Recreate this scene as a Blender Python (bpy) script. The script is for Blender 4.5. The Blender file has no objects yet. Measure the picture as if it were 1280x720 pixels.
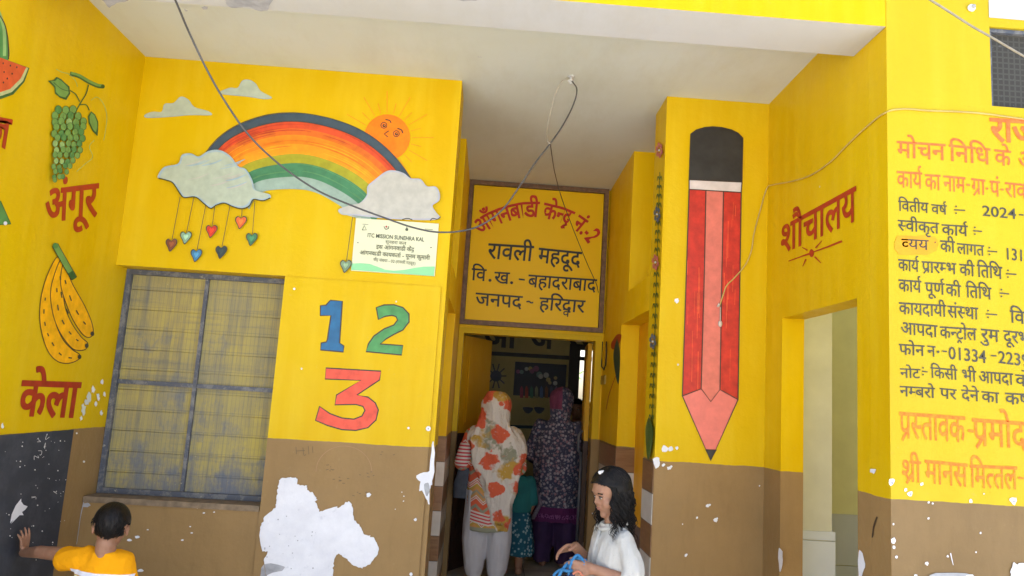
import bpy, bmesh, math, random
import numpy as np
from mathutils import Vector, Matrix, noise
from mathutils.geometry import tessellate_polygon
random.seed(7)
S = bpy.context.scene
COL = S.collection
PI = math.pi

# ------------------------------------------------------------------ camera
EYE = 1.41                                   # eye height above the passage floor (floor z = 0)
F, PITCH, ROLL, YAW, CX, CY = 976.96, .150524, .06127, .037177, 654.36, 350.2
_fw = Vector((math.sin(YAW)*math.cos(PITCH), math.cos(YAW)*math.cos(PITCH), math.sin(PITCH)))
_rt = Vector((math.cos(YAW), -math.sin(YAW), 0)); _up = _rt.cross(_fw)
_r = _rt*math.cos(ROLL) + _up*math.sin(ROLL); _u = -_rt*math.sin(ROLL) + _up*math.cos(ROLL)
cam = bpy.data.cameras.new('camera'); camo = bpy.data.objects.new('camera', cam); COL.objects.link(camo)
cam.sensor_fit = 'HORIZONTAL'; cam.sensor_width = 36; cam.lens = F/1280*36
cam.shift_x = -(CX-640)/1280; cam.shift_y = (CY-360)/1280
cam.clip_start = .05; cam.clip_end = 1000
m4 = Matrix(((_r.x, _u.x, -_fw.x, 0), (_r.y, _u.y, -_fw.y, 0), (_r.z, _u.z, -_fw.z, EYE), (0, 0, 0, 1)))
camo.matrix_world = m4
S.camera = camo

# ------------------------------------------------------------------ light
SUN_EL, SUN_AZ = math.radians(66), math.radians(18)      # the sun stands behind the building
w = bpy.data.worlds.new('World'); S.world = w; w.use_nodes = True
nt = w.node_tree; bg = nt.nodes['Background']
sky = nt.nodes.new('ShaderNodeTexSky'); sky.sky_type = 'NISHITA'; sky.sun_disc = False
sky.sun_elevation = SUN_EL; sky.sun_rotation = SUN_AZ; sky.dust_density = 3.0; sky.air_density = 1.0
nt.links.new(sky.outputs[0], bg.inputs[0]); bg.inputs[1].default_value = .15
sl = bpy.data.lights.new('sun', 'SUN'); sl.energy = 5; sl.angle = math.radians(.6); sl.color = (1, .975, .94)
so = bpy.data.objects.new('sun', sl); COL.objects.link(so)
sd = Vector((math.sin(SUN_AZ)*math.cos(SUN_EL), math.cos(SUN_AZ)*math.cos(SUN_EL), math.sin(SUN_EL)))
so.rotation_euler = sd.to_track_quat('Z', 'Y').to_euler(); so.location = (0, 0, 12)
S.view_settings.view_transform = 'Standard'; S.view_settings.look = 'None'
S.view_settings.gamma = 1; S.view_settings.use_curve_mapping = False
S.view_settings.exposure = 1.62
S.cycles.max_bounces = 10; S.cycles.diffuse_bounces = 7

# ------------------------------------------------------------------ helpers
def at(x, y, ax, v):
    """the point of the plane ax = v that the photograph shows at pixel (x, y)"""
    d = _fw + _r*((x-CX)/F) - _u*((y-CY)/F)
    i = 'xyz'.index(ax)
    k = ((v-EYE) if ax == 'z' else v)/d[i]
    return Vector((d.x*k, d.y*k, d.z*k + EYE))

def lin(c):
    return tuple(((v/255/12.92) if v/255 <= .04045 else ((v/255+.055)/1.055)**2.4) for v in c)

def tag(o, label=None, cat=None, group=None, kind=None):
    if label: o['label'] = label
    if cat:
        o['category'] = cat; kind = kind or 'thing'
    if group: o['group'] = group
    if kind: o['kind'] = kind
    return o

def empty(name, loc=(0, 0, 0), label=None, cat=None, group=None, rz=0):
    o = bpy.data.objects.new(name, None); COL.objects.link(o); o.location = loc; o.rotation_euler = (0, 0, rz)
    o.empty_display_size = .1
    return tag(o, label, cat, group)

def link(name, me, parent=None):
    o = bpy.data.objects.new(name, me); COL.objects.link(o)
    if parent is not None:                   # children are modelled in world space: undo the parent's own placement
        o.parent = parent; o.matrix_parent_inverse = WM(parent).inverted()
    return o

def WM(o):
    m = Matrix.Translation(o.location) @ o.rotation_euler.to_matrix().to_4x4()
    if o.parent is not None:
        m = WM(o.parent) @ o.matrix_parent_inverse @ m
    return m

class MB:
    def __init__(s): s.bm = bmesh.new()
    def face(s, pts, mi=0):
        try:
            f = s.bm.faces.new([s.bm.verts.new(p) for p in pts]); f.material_index = mi; return f
        except ValueError: return None
    def box(s, x0, x1, y0, y1, z0, z1, mi=0, faces=None):
        v = [s.bm.verts.new((x, y, z)) for x in (x0, x1) for y in (y0, y1) for z in (z0, z1)]
        q = {'-x': (0, 1, 3, 2), '+x': (4, 6, 7, 5), '-y': (0, 4, 5, 1), '+y': (2, 3, 7, 6), '-z': (0, 2, 6, 4), '+z': (1, 5, 7, 3)}
        for k, idx in q.items():
            f = s.bm.faces.new([v[i] for i in idx]); f.material_index = (faces or {}).get(k, mi)
        return s
    def tube(s, pts, r, n=8, mi=0, r1=None):
        pts = [Vector(p) for p in pts]; rings = []
        for i, p in enumerate(pts):
            t = (pts[min(i+1, len(pts)-1)] - pts[max(i-1, 0)]).normalized()
            a = t.orthogonal().normalized() if i == 0 else (a - t*a.dot(t)).normalized()
            b = t.cross(a)
            rr = r if r1 is None else r + (r1-r)*i/(len(pts)-1)
            if callable(r): rr = r(i/(len(pts)-1))
            rings.append([s.bm.verts.new(p + (a*math.cos(2*PI*k/n) + b*math.sin(2*PI*k/n))*rr) for k in range(n)])
        for A, B in zip(rings, rings[1:]):
            for k in range(n):
                f = s.bm.faces.new((A[k], A[(k+1) % n], B[(k+1) % n], B[k])); f.material_index = mi; f.smooth = True
        for R_ in (rings[0][::-1], rings[-1]):
            f = s.bm.faces.new(R_); f.material_index = mi
        return s
    def ell(s, c, r, M=None, n=16, mi=0):
        if isinstance(r, (int, float)): r = (r, r, r)
        mat = Matrix.Translation(Vector(c)) @ ((M or Matrix.Identity(3)).to_4x4()) @ Matrix.Diagonal((*r, 1))
        g = bmesh.ops.create_uvsphere(s.bm, u_segments=n, v_segments=max(6, n*2//3), radius=1, matrix=mat)
        for v in g['verts']:
            for f in v.link_faces: f.material_index = mi; f.smooth = True
        return s
    def cap(s, p0, r0, p1, r1, n=12, mi=0):
        p0, p1 = Vector(p0), Vector(p1)
        s.ell(p0, r0*.999, n=n, mi=mi); s.ell(p1, r1*.999, n=n, mi=mi)
        s.tube([p0, p1], r0, n=n, mi=mi, r1=r1); return s
    def chain(s, pts, rs, n=12, mi=0):
        for a, b, ra, rb in zip(pts, pts[1:], rs, rs[1:]): s.cap(a, ra, b, rb, n, mi)
        return s
    def loft(s, secs, n=24, mi=0, caps=True):
        """secs: (centre, radius along X, radius along Y [, M])"""
        rings = []
        for sec in secs:
            c = Vector(sec[0]); M = sec[3] if len(sec) > 3 else Matrix.Identity(3)
            rings.append([s.bm.verts.new(c + M @ Vector((sec[1]*math.cos(2*PI*k/n), sec[2]*math.sin(2*PI*k/n), 0))) for k in range(n)])
        for A, B in zip(rings, rings[1:]):
            for k in range(n):
                f = s.bm.faces.new((A[k], A[(k+1) % n], B[(k+1) % n], B[k])); f.material_index = mi; f.smooth = True
        if caps:
            for R_ in (rings[0][::-1], rings[-1]):
                f = s.bm.faces.new(R_); f.material_index = mi
        return s
    def build(s, name, mats, parent=None, smooth=False):
        me = bpy.data.meshes.new(name); bmesh.ops.recalc_face_normals(s.bm, faces=s.bm.faces)
        s.bm.to_mesh(me); s.bm.free()
        for m in (mats if isinstance(mats, (list, tuple)) else [mats]): me.materials.append(m)
        if smooth: me.shade_smooth()
        return link(name, me, parent)
    def fuse(s, name, mat, parent=None, voxel=.006, it=6, disp=None):
        """join everything into ONE continuous skin"""
        me = bpy.data.meshes.new(name); bmesh.ops.recalc_face_normals(s.bm, faces=s.bm.faces); s.bm.to_mesh(me); s.bm.free()
        t = bpy.data.objects.new('tmp', me); COL.objects.link(t)
        r = t.modifiers.new('r', 'REMESH'); r.mode = 'VOXEL'; r.voxel_size = voxel
        k = t.modifiers.new('s', 'SMOOTH'); k.factor = .5; k.iterations = it
        dg = bpy.context.evaluated_depsgraph_get(); dg.update()
        out = bpy.data.meshes.new_from_object(t.evaluated_get(dg)); out.name = name
        bpy.data.objects.remove(t); bpy.data.meshes.remove(me)
        if disp:
            n = len(out.vertices); co = [v.co.copy() for v in out.vertices]; no = [v.normal.copy() for v in out.vertices]
            for v, c, q in zip(out.vertices, co, no): v.co = c + q*disp(c)
        out.materials.clear()
        for m in (mat if isinstance(mat, (list, tuple)) else [mat]): out.materials.append(m)
        out.shade_smooth()
        return link(name, out, parent)

# ------------------------------------------------------------------ materials
class N:
    """tiny node-graph writer"""
    def __init__(s, name, rough=.55, spec=.4):
        s.m = bpy.data.materials.new(name); s.m.use_nodes = True; s.t = s.m.node_tree
        s.b = s.t.nodes['Principled BSDF']; s.b.inputs['Roughness'].default_value = rough
        s.b.inputs['Specular IOR Level'].default_value = spec
        s._geo = None
    def new(s, k, **kw):
        n = s.t.nodes.new(k)
        for a, v in kw.items(): setattr(n, a, v)
        return n
    def set(s, sock, v):
        if hasattr(v, 'is_output') or isinstance(v, bpy.types.NodeSocket): s.t.links.new(v, sock)
        elif isinstance(v, (tuple, list)): sock.default_value = (*v, 1) if len(v) == 3 and sock.type == 'RGBA' else v
        else: sock.default_value = v
    def pos(s):
        if not s._geo: s._geo = s.new('ShaderNodeNewGeometry')
        return s._geo.outputs['Position']
    def xyz(s, v=None):
        n = s.new('ShaderNodeSeparateXYZ'); s.set(n.inputs[0], v if v is not None else s.pos()); return n.outputs
    def vec(s, x, y, z):
        n = s.new('ShaderNodeCombineXYZ')
        for i, v in enumerate((x, y, z)): s.set(n.inputs[i], v)
        return n.outputs[0]
    def scale(s, v, sc):
        n = s.new('ShaderNodeVectorMath', operation='MULTIPLY'); s.set(n.inputs[0], v); n.inputs[1].default_value = sc; return n.outputs[0]
    def noise(s, sc, det=4, rough=.55, v=None, stretch=None, dist=0):
        v = v if v is not None else s.pos()
        if stretch: v = s.scale(v, stretch)
        n = s.new('ShaderNodeTexNoise'); n.inputs['Scale'].default_value = sc; n.inputs['Detail'].default_value = det
        n.inputs['Roughness'].default_value = rough; n.inputs['Distortion'].default_value = dist
        s.set(n.inputs['Vector'], v); return n.outputs[0]
    def vor(s, sc, v=None, out='Distance', feature='F1', rand=1):
        n = s.new('ShaderNodeTexVoronoi', feature=feature); n.inputs['Scale'].default_value = sc; n.inputs['Randomness'].default_value = rand
        s.set(n.inputs['Vector'], v if v is not None else s.pos()); return n.outputs[out]
    def m_(s, op, a, b=0., c=0.):
        n = s.new('ShaderNodeMath', operation=op)
        for i, v in enumerate((a, b, c)): s.set(n.inputs[i], v)
        return n.outputs[0]
    def ramp(s, f, stops, interp='LINEAR'):
        n = s.new('ShaderNodeValToRGB'); s.set(n.inputs[0], f); e = n.color_ramp; e.interpolation = interp
        while len(e.elements) < len(stops): e.elements.new(.5)
        for k, (p, c) in zip(e.elements, stops):
            k.position = p; k.color = (*c, 1) if isinstance(c, tuple) else (c, c, c, 1)
        return n.outputs[0]
    def mix(s, f, a, b, mode='MIX'):
        n = s.new('ShaderNodeMix', data_type='RGBA', blend_type=mode)
        s.set(n.inputs[0], f); s.set(n.inputs[6], a); s.set(n.inputs[7], b); return n.outputs[2]
    def color(s, v): s.set(s.b.inputs['Base Color'], v); return s
    def rough(s, v): s.set(s.b.inputs['Roughness'], v); return s
    def bump(s, h, strength=.2, dist=.01):
        n = s.new('ShaderNodeBump'); n.inputs['Strength'].default_value = strength; n.inputs['Distance'].default_value = dist
        s.set(n.inputs['Height'], h); s.t.links.new(n.outputs[0], s.b.inputs['Normal']); return s

def flat(name, c, rough=.55, var=.12, sc=14, bump=.08):
    n = N(name, rough); f = n.noise(sc, 5)
    lo = tuple(v*(1-var) for v in c); hi = tuple(min(1, v*(1+var)) for v in c)
    n.color(n.ramp(f, [(.3, lo), (.7, hi)]))
    if bump: n.bump(n.noise(sc*6, 4), bump, .004)
    return n.m

YEL = (.665, .445, .001); YEL2 = (.80, .52, .0015)
BROWN = (.265, .165, .066)
DADO = 1.123
def wall_mat(name, yel=YEL, brown=BROWN, dado=DADO, flake=.62, pale=0.):
    """gloss paint on plaster: yellow above, brown dado below, brush streaks, grime and flaked specks"""
    n = N(name, .45, .15); z = n.xyz()[2]
    big = n.noise(1.1, 4); streak = n.noise(9, 4, .6, stretch=(1, 1, .12)); fine = n.noise(55, 3)
    y1 = n.mix(n.ramp(big, [(.3, 0.), (.75, 1.)]), yel, (yel[0]*.94, yel[1]*.85, yel[2]))
    y2 = n.mix(n.ramp(streak, [(.42, 0.), (.75, .55)]), y1, (min(1, yel[0]*1.07), yel[1]*1.14, yel[2]+.02))
    if pale: y2 = n.mix(pale, y2, (.56, .50, .05))
    b1 = n.mix(n.ramp(n.noise(2.3, 6, .65), [(.3, 0.), (.7, 1.)]), brown, tuple(v*1.22 for v in brown))
    b1 = n.mix(n.ramp(n.noise(14, 5, .7, stretch=(1, 1, .2)), [(.5, 0.), (.75, .3)]), b1, tuple(v*.72 for v in brown))
    edge = n.m_('ADD', z, n.m_('MULTIPLY', n.m_('SUBTRACT', n.noise(9, 2), .5), .012))
    f = n.m_('GREATER_THAN', edge, dado)
    c = n.mix(f, b1, y2)
    grime = n.m_('MULTIPLY', n.ramp(n.noise(2.7, 7, .7, stretch=(1, 1, .55)), [(.52, 0.), (.72, 1.)]), n.ramp(n.noise(18, 5, .7, stretch=(1, 1, .15)), [(.4, 0.), (.7, .14)]))
    c = n.mix(grime, c, (.30, .20, .04))
    # flaked specks, whitish plaster: small irregular chips gathered in patches
    sp = n.m_('MULTIPLY', n.m_('LESS_THAN', n.m_('ADD', n.vor(10), n.m_('MULTIPLY', n.noise(70, 2), .10)), .105), n.m_('GREATER_THAN', n.noise(1.7, 2), flake+.02))
    c = n.mix(sp, c, (.62, .60, .56))
    dust = n.ramp(n.noise(30, 6, .75), [(.62, 0.), (.8, .22)])
    c = n.mix(dust, c, (.45, .38, .2))
    n.color(c)
    n.rough(n.ramp(n.noise(5, 5), [(.3, .36), (.7, .55)]))
    h = n.m_('ADD', n.noise(38, 5, .6), n.m_('MULTIPLY', n.noise(4, 3), 3.))
    n.bump(h, .28, .007)
    return n.m

M = {}
M['wall'] = wall_mat('yellow_gloss_paint')
M['notice'] = wall_mat('pale_yellow_paint', (.53, .375, .002), (.205, .132, .058), pale=.25)
M['fruit'] = wall_mat('fruit_wall_paint')
M['pillar'] = wall_mat('pillar_paint')
M['passage'] = wall_mat('passage_paint', YEL2)

def cream_mat(name, c):
    n = N(name, .7, .3)
    k = n.mix(n.ramp(n.noise(.9, 5, .6), [(.3, 0.), (.7, 1.)]), c, (c[0]*.94, c[1]*.91, c[2]*.82))
    k = n.mix(n.ramp(n.noise(3.2, 6, .7, stretch=(1, .35, 1)), [(.48, 0.), (.72, .5)]), k, (c[0]*.82, c[1]*.78, c[2]*.68))
    pe = n.m_('GREATER_THAN', n.m_('ADD', n.noise(2.1, 8, .72), 0.), .70)
    k = n.mix(pe, k, (.50, .50, .53)); n.color(k)
    n.bump(n.m_('ADD', n.noise(26, 5), n.m_('MULTIPLY', n.noise(3, 3), 2.5)), .15, .006); return n.m
M['ceiling'] = cream_mat('cream_distemper', (.65, .69, .65))
M['soffit'] = cream_mat('white_distemper', (.55, .555, .555))
M['white'] = flat('chalk_white', (.78, .77, .75), .8, .08, 20)
M['peel'] = None
n = N('bare_white_plaster', .85, .2)
c = n.mix(n.ramp(n.noise(7, 6, .7), [(.35, 0.), (.7, 1.)]), (.80, .80, .82), (.68, .68, .71))
c = n.mix(n.ramp(n.noise(24, 6, .7), [(.6, 0.), (.75, .5)]), c, (.45, .46, .5)); n.color(c)
n.bump(n.noise(22, 6, .7), .4, .008); M['peel'] = n.m
M['plaster_grey'] = flat('grey_plaster', (.36, .36, .37), .9, .25, 20, .3)
M['ink'] = flat('black_paint', (.030, .028, .026), .5, .3)
M['ink_soft'] = flat('charcoal_paint', (.060, .054, .036), .55, .3)
def paint(name, c, var=.16): return flat(name, tuple(v*.86 for v in lin(c)), .5, var, 22, .06)
M['red'] = paint('brick_red_paint', (208, 62, 38))
M['signred'] = paint('sign_red_paint', (204, 48, 16))
M['marred'] = paint('maroon_red_paint', (176, 52, 22))
M['orange_txt'] = flat('thin_orange_paint', lin((250, 118, 0)), .5, .35, 55)
M['pink_txt'] = flat('faded_coral_paint', lin((246, 106, 42)), .5, .3, 60)
M['lineblk'] = flat('outline_paint', (.05, .032, .02), .5)

# ------------------------------------------------------------------ paint laid on a wall plane
class Paint:
    def __init__(s, ax, v, sign=-1, base=.002):
        s.ax, s.v, s.sign, s.base = ax, v, sign, base; s.layer = 0; s.mb = MB(); s.mats = []
    def mi(s, m):
        if m not in s.mats: s.mats.append(m)
        return s.mats.index(m)
    def P(s, p, dl=0):
        return at(p[0], p[1], s.ax, s.v) + s.off(dl)
    def off(s, dl=0):
        o = Vector((0, 0, 0)); o['xyz'.index(s.ax)] = s.sign*(s.base + .00016*(s.layer+dl)); return o
    def poly(s, pts, m, smooth=False, n=5):
        if smooth: pts = spline(pts, n, True)
        P = [s.P(p) for p in pts]; i = s.mi(m)
        vs = [s.mb.bm.verts.new(p) for p in P]
        for t in tessellate_polygon([P]):
            try: f = s.mb.bm.faces.new([vs[k] for k in t]); f.material_index = i
            except ValueError: pass
        s.layer += 1; return s
    def stroke(s, pts, wd, m, smooth=True, n=6, closed=False, taper=False):
        if smooth and len(pts) > 2: pts = spline(pts, n, closed)
        if closed: pts = list(pts) + [pts[0]]
        pts = [Vector((p[0], p[1])) for p in pts]; i = s.mi(m); L = []
        for k, p in enumerate(pts):
            a = pts[k-1] if k else (pts[-2] if closed else pts[0]); b = pts[k+1] if k < len(pts)-1 else (pts[1] if closed else pts[-1])
            t = (b-a); t = t.normalized() if t.length > 1e-6 else Vector((1, 0)); q = Vector((-t.y, t.x))
            ww = wd(k/(len(pts)-1)) if callable(wd) else wd
            if taper: ww *= math.sin(PI*min(1, max(0, (k+.6)/(len(pts)+.2))))**.6
            L.append((s.mb.bm.verts.new(s.P(p+q*ww/2)), s.mb.bm.verts.new(s.P(p-q*ww/2))))
        for A, B in zip(L, L[1:]):
            f = s.mb.bm.faces.new((A[0], A[1], B[1], B[0])); f.material_index = i
        s.layer += 1; return s
    def disc(s, c, r, m, ry=None, rot=0, n=20):
        ry = ry or r; cr, sr = math.cos(rot), math.sin(rot)
        return s.poly([(c[0]+r*math.cos(a)*cr-ry*math.sin(a)*sr, c[1]+r*math.cos(a)*sr+ry*math.sin(a)*cr) for a in [2*PI*k/n for k in range(n)]], m)
    def text(s, t, line, h, m, bold=.010, slant=0., arc=False, wob=0.):
        """line: pixels along the head line; h: pixels from head line to foot of the letters"""
        ex = max(0., bold-.013); g, W = deva(t, min(bold, .013)); i = s.mi(m)
        if ex: g = [([(x+dx, y+dy) for x, y in v], f) for v, f in g for dx, dy in ((-ex, ex*.6), (ex, -ex*.6), (-ex, -ex*.6), (ex, ex*.6))]
        L = [Vector(p) for p in line]; ds = [0]
        for a, b in zip(L, L[1:]): ds.append(ds[-1] + (b-a).length)
        ph = random.random()*9
        def pt(u):
            d = u/W*ds[-1]
            k = 0
            while k < len(L)-2 and d > ds[k+1]: k += 1
            t_ = (d-ds[k])/(ds[k+1]-ds[k]); p = L[k]+(L[k+1]-L[k])*t_
            if arc:   # smooth tangent
                j0, j1 = max(0, k-(1 if t_ < .5 else 0)), min(len(L)-1, k+(1 if t_ < .5 else 2)); tg = (L[j1]-L[j0]).normalized()
            else: tg = (L[-1]-L[0]).normalized()
            return p, tg
        for gi, (verts, faces) in enumerate(g):
            lift = Vector((0, 0, 0)); lift['xyz'.index(s.ax)] = s.sign*.00009*(gi % 12); vs = []
            for (x, y) in verts:
                p, tg = pt(x); q = (.622-y)/.622
                hh = h[0]+(h[1]-h[0])*x/W if isinstance(h, tuple) else h
                if arc:
                    nn = Vector((-tg.y, tg.x)); w_ = s.P(p + nn*hh*q)
                else:
                    w0 = s.P(p); w1 = at(p.x, p.y+hh, s.ax, s.v)
                    w_ = w0 + Vector((0, 0, -(w0.z-w1.z)))*q
                    if slant or wob:
                        e = (s.P(p+tg)-w0); w_ = w_ + e*(slant*hh*-q + wob*math.sin(y*7+x*3+ph))
                vs.append(s.mb.bm.verts.new(w_+lift))
            for f in faces:
                try: q = s.mb.bm.faces.new([vs[k] for k in f]); q.material_index = i
                except ValueError: pass
        s.layer += 8; return s
    def dash(s, a, b, wd, m): return s.stroke([a, b], wd, m, smooth=False)
    def colon(s, a, b, m, wd=1.6):       # the  :-  sign
        mx = (a[0]+.18*(b[0]-a[0]), a[1])
        s.stroke([a, b], wd, m, smooth=False); s.disc((mx[0], mx[1]-4.2), 1.1, m); s.disc((mx[0], mx[1]+4.2), 1.1, m); return s
    def build(s, name, parent, label=None, split=False):
        if split:                                    # every flake a part of its own
            s.mb.bm.verts.index_update(); left = set(s.mb.bm.faces); o = None
            while left:
                st = [left.pop()]; grp = list(st)
                while st:
                    for e in st.pop().edges:
                        for g in e.link_faces:
                            if g in left: left.discard(g); st.append(g); grp.append(g)
                m = MB(); vm = {}
                for g in grp:
                    q = m.bm.faces.new([vm.setdefault(v, None) or vm.__setitem__(v, m.bm.verts.new(v.co)) or vm[v] for v in g.verts]); q.material_index = 0
                o = m.build(name, s.mats[grp[0].material_index], parent)
            s.mb.bm.free(); return o
        o = s.mb.build(name, s.mats, parent)
        if label: o['label'] = label
        return o

def spline(pts, n=5, closed=False):
    P = [Vector((p[0], p[1])) for p in pts]; out = []; k = len(P)
    for i in range(k if closed else k-1):
        g = (lambda j: P[j % k]) if closed else (lambda j: P[min(max(j, 0), k-1)])
        a, b, c, d = g(i-1), g(i), g(i+1), g(i+2)
        for j in range(n):
            t = j/n
            out.append(.5*((2*b)+(c-a)*t+(2*a-5*b+4*c-d)*t*t+(3*b-a-3*c+d)*t**3))
    if not closed: out.append(P[-1])
    return out

def spline3(pts, n=6):
    P = [Vector(p) for p in pts]; out = []; k = len(P)
    for i in range(k-1):
        g = lambda j: P[min(max(j, 0), k-1)]
        a, b, c, d = g(i-1), g(i), g(i+1), g(i+2)
        for j in range(n):
            t = j/n
            out.append(.5*((2*b)+(c-a)*t+(2*a-5*b+4*c-d)*t*t+(3*b-a-3*c+d)*t**3))
    return out + [P[-1]]

# ------------------------------------------------------------------ Devanagari lettering from the built-in font, joined by hand
_G = {}
def _raw(t, bold):
    c = bpy.data.curves.new('t', 'FONT'); c.body = t; c.offset = bold; c.resolution_u = 3
    o = bpy.data.objects.new('t', c); COL.objects.link(o)
    dg = bpy.context.evaluated_depsgraph_get()
    me = bpy.data.meshes.new_from_object(o.evaluated_get(dg))
    v = [(q.co.x, q.co.y) for q in me.vertices]; f = [tuple(p.vertices) for p in me.polygons]
    bpy.data.objects.remove(o); bpy.data.curves.remove(c); bpy.data.meshes.remove(me)
    return v, f
def glyph(ch, bold):
    k = (ch, bold)
    if k not in _G:
        v, f = _raw(ch, bold)
        ref = _raw('\u0915', 0)[0]; two = _raw(ch+'\u0915', 0)[0]
        _G[k] = (v, f, max(p[0] for p in two) - max(p[0] for p in ref))
    return _G[k]
def half(ch, bold):
    k = (ch, bold, 'half')
    if k not in _G:
        v, f, adv = glyph(ch, bold)
        foot = [p[0] for p in v if p[1] < .05]; x1 = max(foot); x0 = min(x for x in foot if x > x1-.13-2*bold)
        cut = x0 + .008
        me = bpy.data.meshes.new('h'); me.from_pydata([(p[0], p[1], 0) for p in v], [], f); bm = bmesh.new(); bm.from_mesh(me)
        bmesh.ops.bisect_plane(bm, geom=bm.verts[:]+bm.edges[:]+bm.faces[:], plane_co=(cut, 0, 0), plane_no=(1, 0, 0), clear_outer=True)
        bm.verts.index_update()
        v2 = [(q.co.x, q.co.y) for q in bm.verts]; f2 = [tuple(q.index for q in p.verts) for p in bm.faces]; bm.free(); bpy.data.meshes.remove(me)
        _G[k] = (v2, f2, cut+.01)
    return _G[k]
def ribbon(pts, wd):
    P = spline(pts, 5) if len(pts) > 2 else [Vector(p) for p in pts]; v = []; f = []
    for k, p in enumerate(P):
        a, b = P[max(0, k-1)], P[min(len(P)-1, k+1)]; t = (b-a).normalized(); q = Vector((-t.y, t.x))*wd/2
        v += [tuple(p+q), tuple(p-q)]
    for k in range(len(P)-1): f.append((2*k, 2*k+1, 2*k+3, 2*k+2))
    return v, f
def deva(t, bold):
    """~ half form of the letter before it, ^ reph, _ slanting r below, $ caret r below, & next letter small below"""
    out = []; pen = 0.; i = 0; wd = .075 + 2*bold; last = 0
    while i < len(t):
        ch = t[i]; nx = t[i+1] if i+1 < len(t) else ''
        if ch == '^': out.append(ribbon([(pen-.12, .64), (pen-.20, .72), (pen-.17, .82), (pen-.05, .86)], wd*.9))
        elif ch == '_': out.append(ribbon([(pen-.16, .22), (pen-.30, .08), (pen-.44, -.06)], wd))
        elif ch == '$': out.append(ribbon([(pen-.42, -.20), (pen-.28, -.06), (pen-.14, -.20)], wd*.9))
        elif ch == '&':
            v, f, adv = glyph(nx, bold); out.append(([(pen-.44+x*.62, -.27+y*.62) for x, y in v], f)); i += 1
        elif ch == ' ': pen += .28
        elif nx == '~':
            v, f, adv = half(ch, bold); out.append(([(pen+x, y) for x, y in v], f)); pen += adv; i += 1
        else:
            v, f, adv = glyph(ch, bold); out.append(([(pen+x, y) for x, y in v], f)); pen += adv
        i += 1
    return out, pen
# ================================================================== the setting
YA, XL, XR, YD, YS = 4.3, -2.063, 1.532, 2.945, 6.41       # mural plane, fruit wall, toilet wall, notice plane, doorway plane
PL, PR = -.264, .93                                        # sides of the passage
ZC = 3.2
gm = N('dusty_concrete', .9, .2)
gc = gm.mix(gm.ramp(gm.noise(.8, 8, .65), [(.3, 0.), (.7, 1.)]), (.62, .61, .58), (.52, .50, .47))
gc = gm.mix(gm.ramp(gm.noise(40, 4), [(.6, 0.), (.8, .3)]), gc, (.2, .18, .15)); gm.color(gc); gm.bump(gm.noise(30, 6, .7), .4, .01)
b = MB(); b.box(-90, 90, -90, 90, -.5, -.15); tag(b.build('ground', gm.m), kind='structure')
fm = N('floor_tile', .5, .4)
bt = fm.new('ShaderNodeTexBrick'); bt.offset = 0
for k, v in (('Scale', 1.), ('Brick Width', .4), ('Row Height', .4), ('Mortar Size', .004)): bt.inputs[k].default_value = v
bt.inputs['Color1'].default_value = (.46, .40, .33, 1); bt.inputs['Color2'].default_value = (.50, .44, .36, 1); bt.inputs['Mortar'].default_value = (.12, .10, .08, 1)
fm.set(bt.inputs['Vector'], fm.pos()); fm.color(fm.mix(fm.ramp(fm.noise(5, 6), [(.4, 0.), (.7, .5)]), bt.outputs[0], (.2, .17, .13)))
b = MB(); b.box(-2.0, 3.2, YA+.002, 9.6, -.149, 0.); tag(b.build('floor', fm.m), kind='structure')

# ------------------------------------------------------------------ ceiling and beam
b = MB(); b.box(-5, 1.75, YD+.285, 4.6, ZC, 3.7); b.box(-5, 1.75, 4.6, 6.6, ZC, 3.7)
ceil_o = tag(b.build('ceiling_slab', M['ceiling']), 'cream distempered porch ceiling slab with a wire hook, above the rainbow wall and pencil pillar', 'ceiling')
b = MB(); b.box(XL+.002, XR-.002, YD, YD+.283, 3.007, 3.95, 0, {'-z': 1, '+y': 1})
beam = tag(b.build('porch_beam', [M['wall'], M['soffit']]), 'porch beam with yellow outer face and peeling white underside, along the top edge', 'beam')
p = Paint('z', 3.007, -1)
for pts in ([(124, -6), (133, 4), (137, 9), (146, 3), (158, 2), (160, -6)], [(282, 0), (286, 8), (300, 9), (312, 8), (322, 13), (334, 12), (338, 3), (340, -8), (280, -8)],
            [(252, 8), (258, 7), (260, 11), (254, 11)], [(231, 11), (235, 13), (232, 14)], [(566, -4), (580, 1), (600, -2), (604, -10), (560, -10)]):
    p.poly([(x+random.uniform(-1, 1), y+random.uniform(-.6, .6)) for x, y in spline(pts, 3, True)], M['plaster_grey'])
p.build('peeled_patch', beam, split=True)

# ------------------------------------------------------------------ fruit wall with the blackboard
b = MB(); b.box(-2.3, XL, YD, 4.75, -.15, 3.95)
fw = tag(b.build('fruit_wall', M['fruit']), 'yellow side wall with painted watermelon, grapes and bananas above a black painted board', 'wall')
bbm = N('blackboard_paint', .75, .25)
c = bbm.mix(bbm.ramp(bbm.noise(6, 7, .7), [(.45, 0.), (.75, .6)]), (.042, .045, .055), (.10, .105, .12))
c = bbm.mix(bbm.ramp(bbm.noise(17, 9, .8, dist=1.5), [(.66, 0.), (.72, .5)]), c, (.35, .36, .38)); bbm.color(c); bbm.bump(bbm.noise(40, 4), .1, .004)
b = MB(); b.box(XL, XL+.006, YD+.02, at(87.5, 560, 'x', XL).y, .25, DADO-.002); board = b.build('blackboard', bbm.m, fw)
p = Paint('x', XL+.006, 1)
p.poly([(26, 623), (19, 632), (14, 643), (12, 654), (16, 650), (13, 655), (18, 650), (24, 644), (29, 644), (27, 640), (31, 637), (34, 633), (29, 631), (26, 627)], M['peel'])
random.seed(3)
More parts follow.
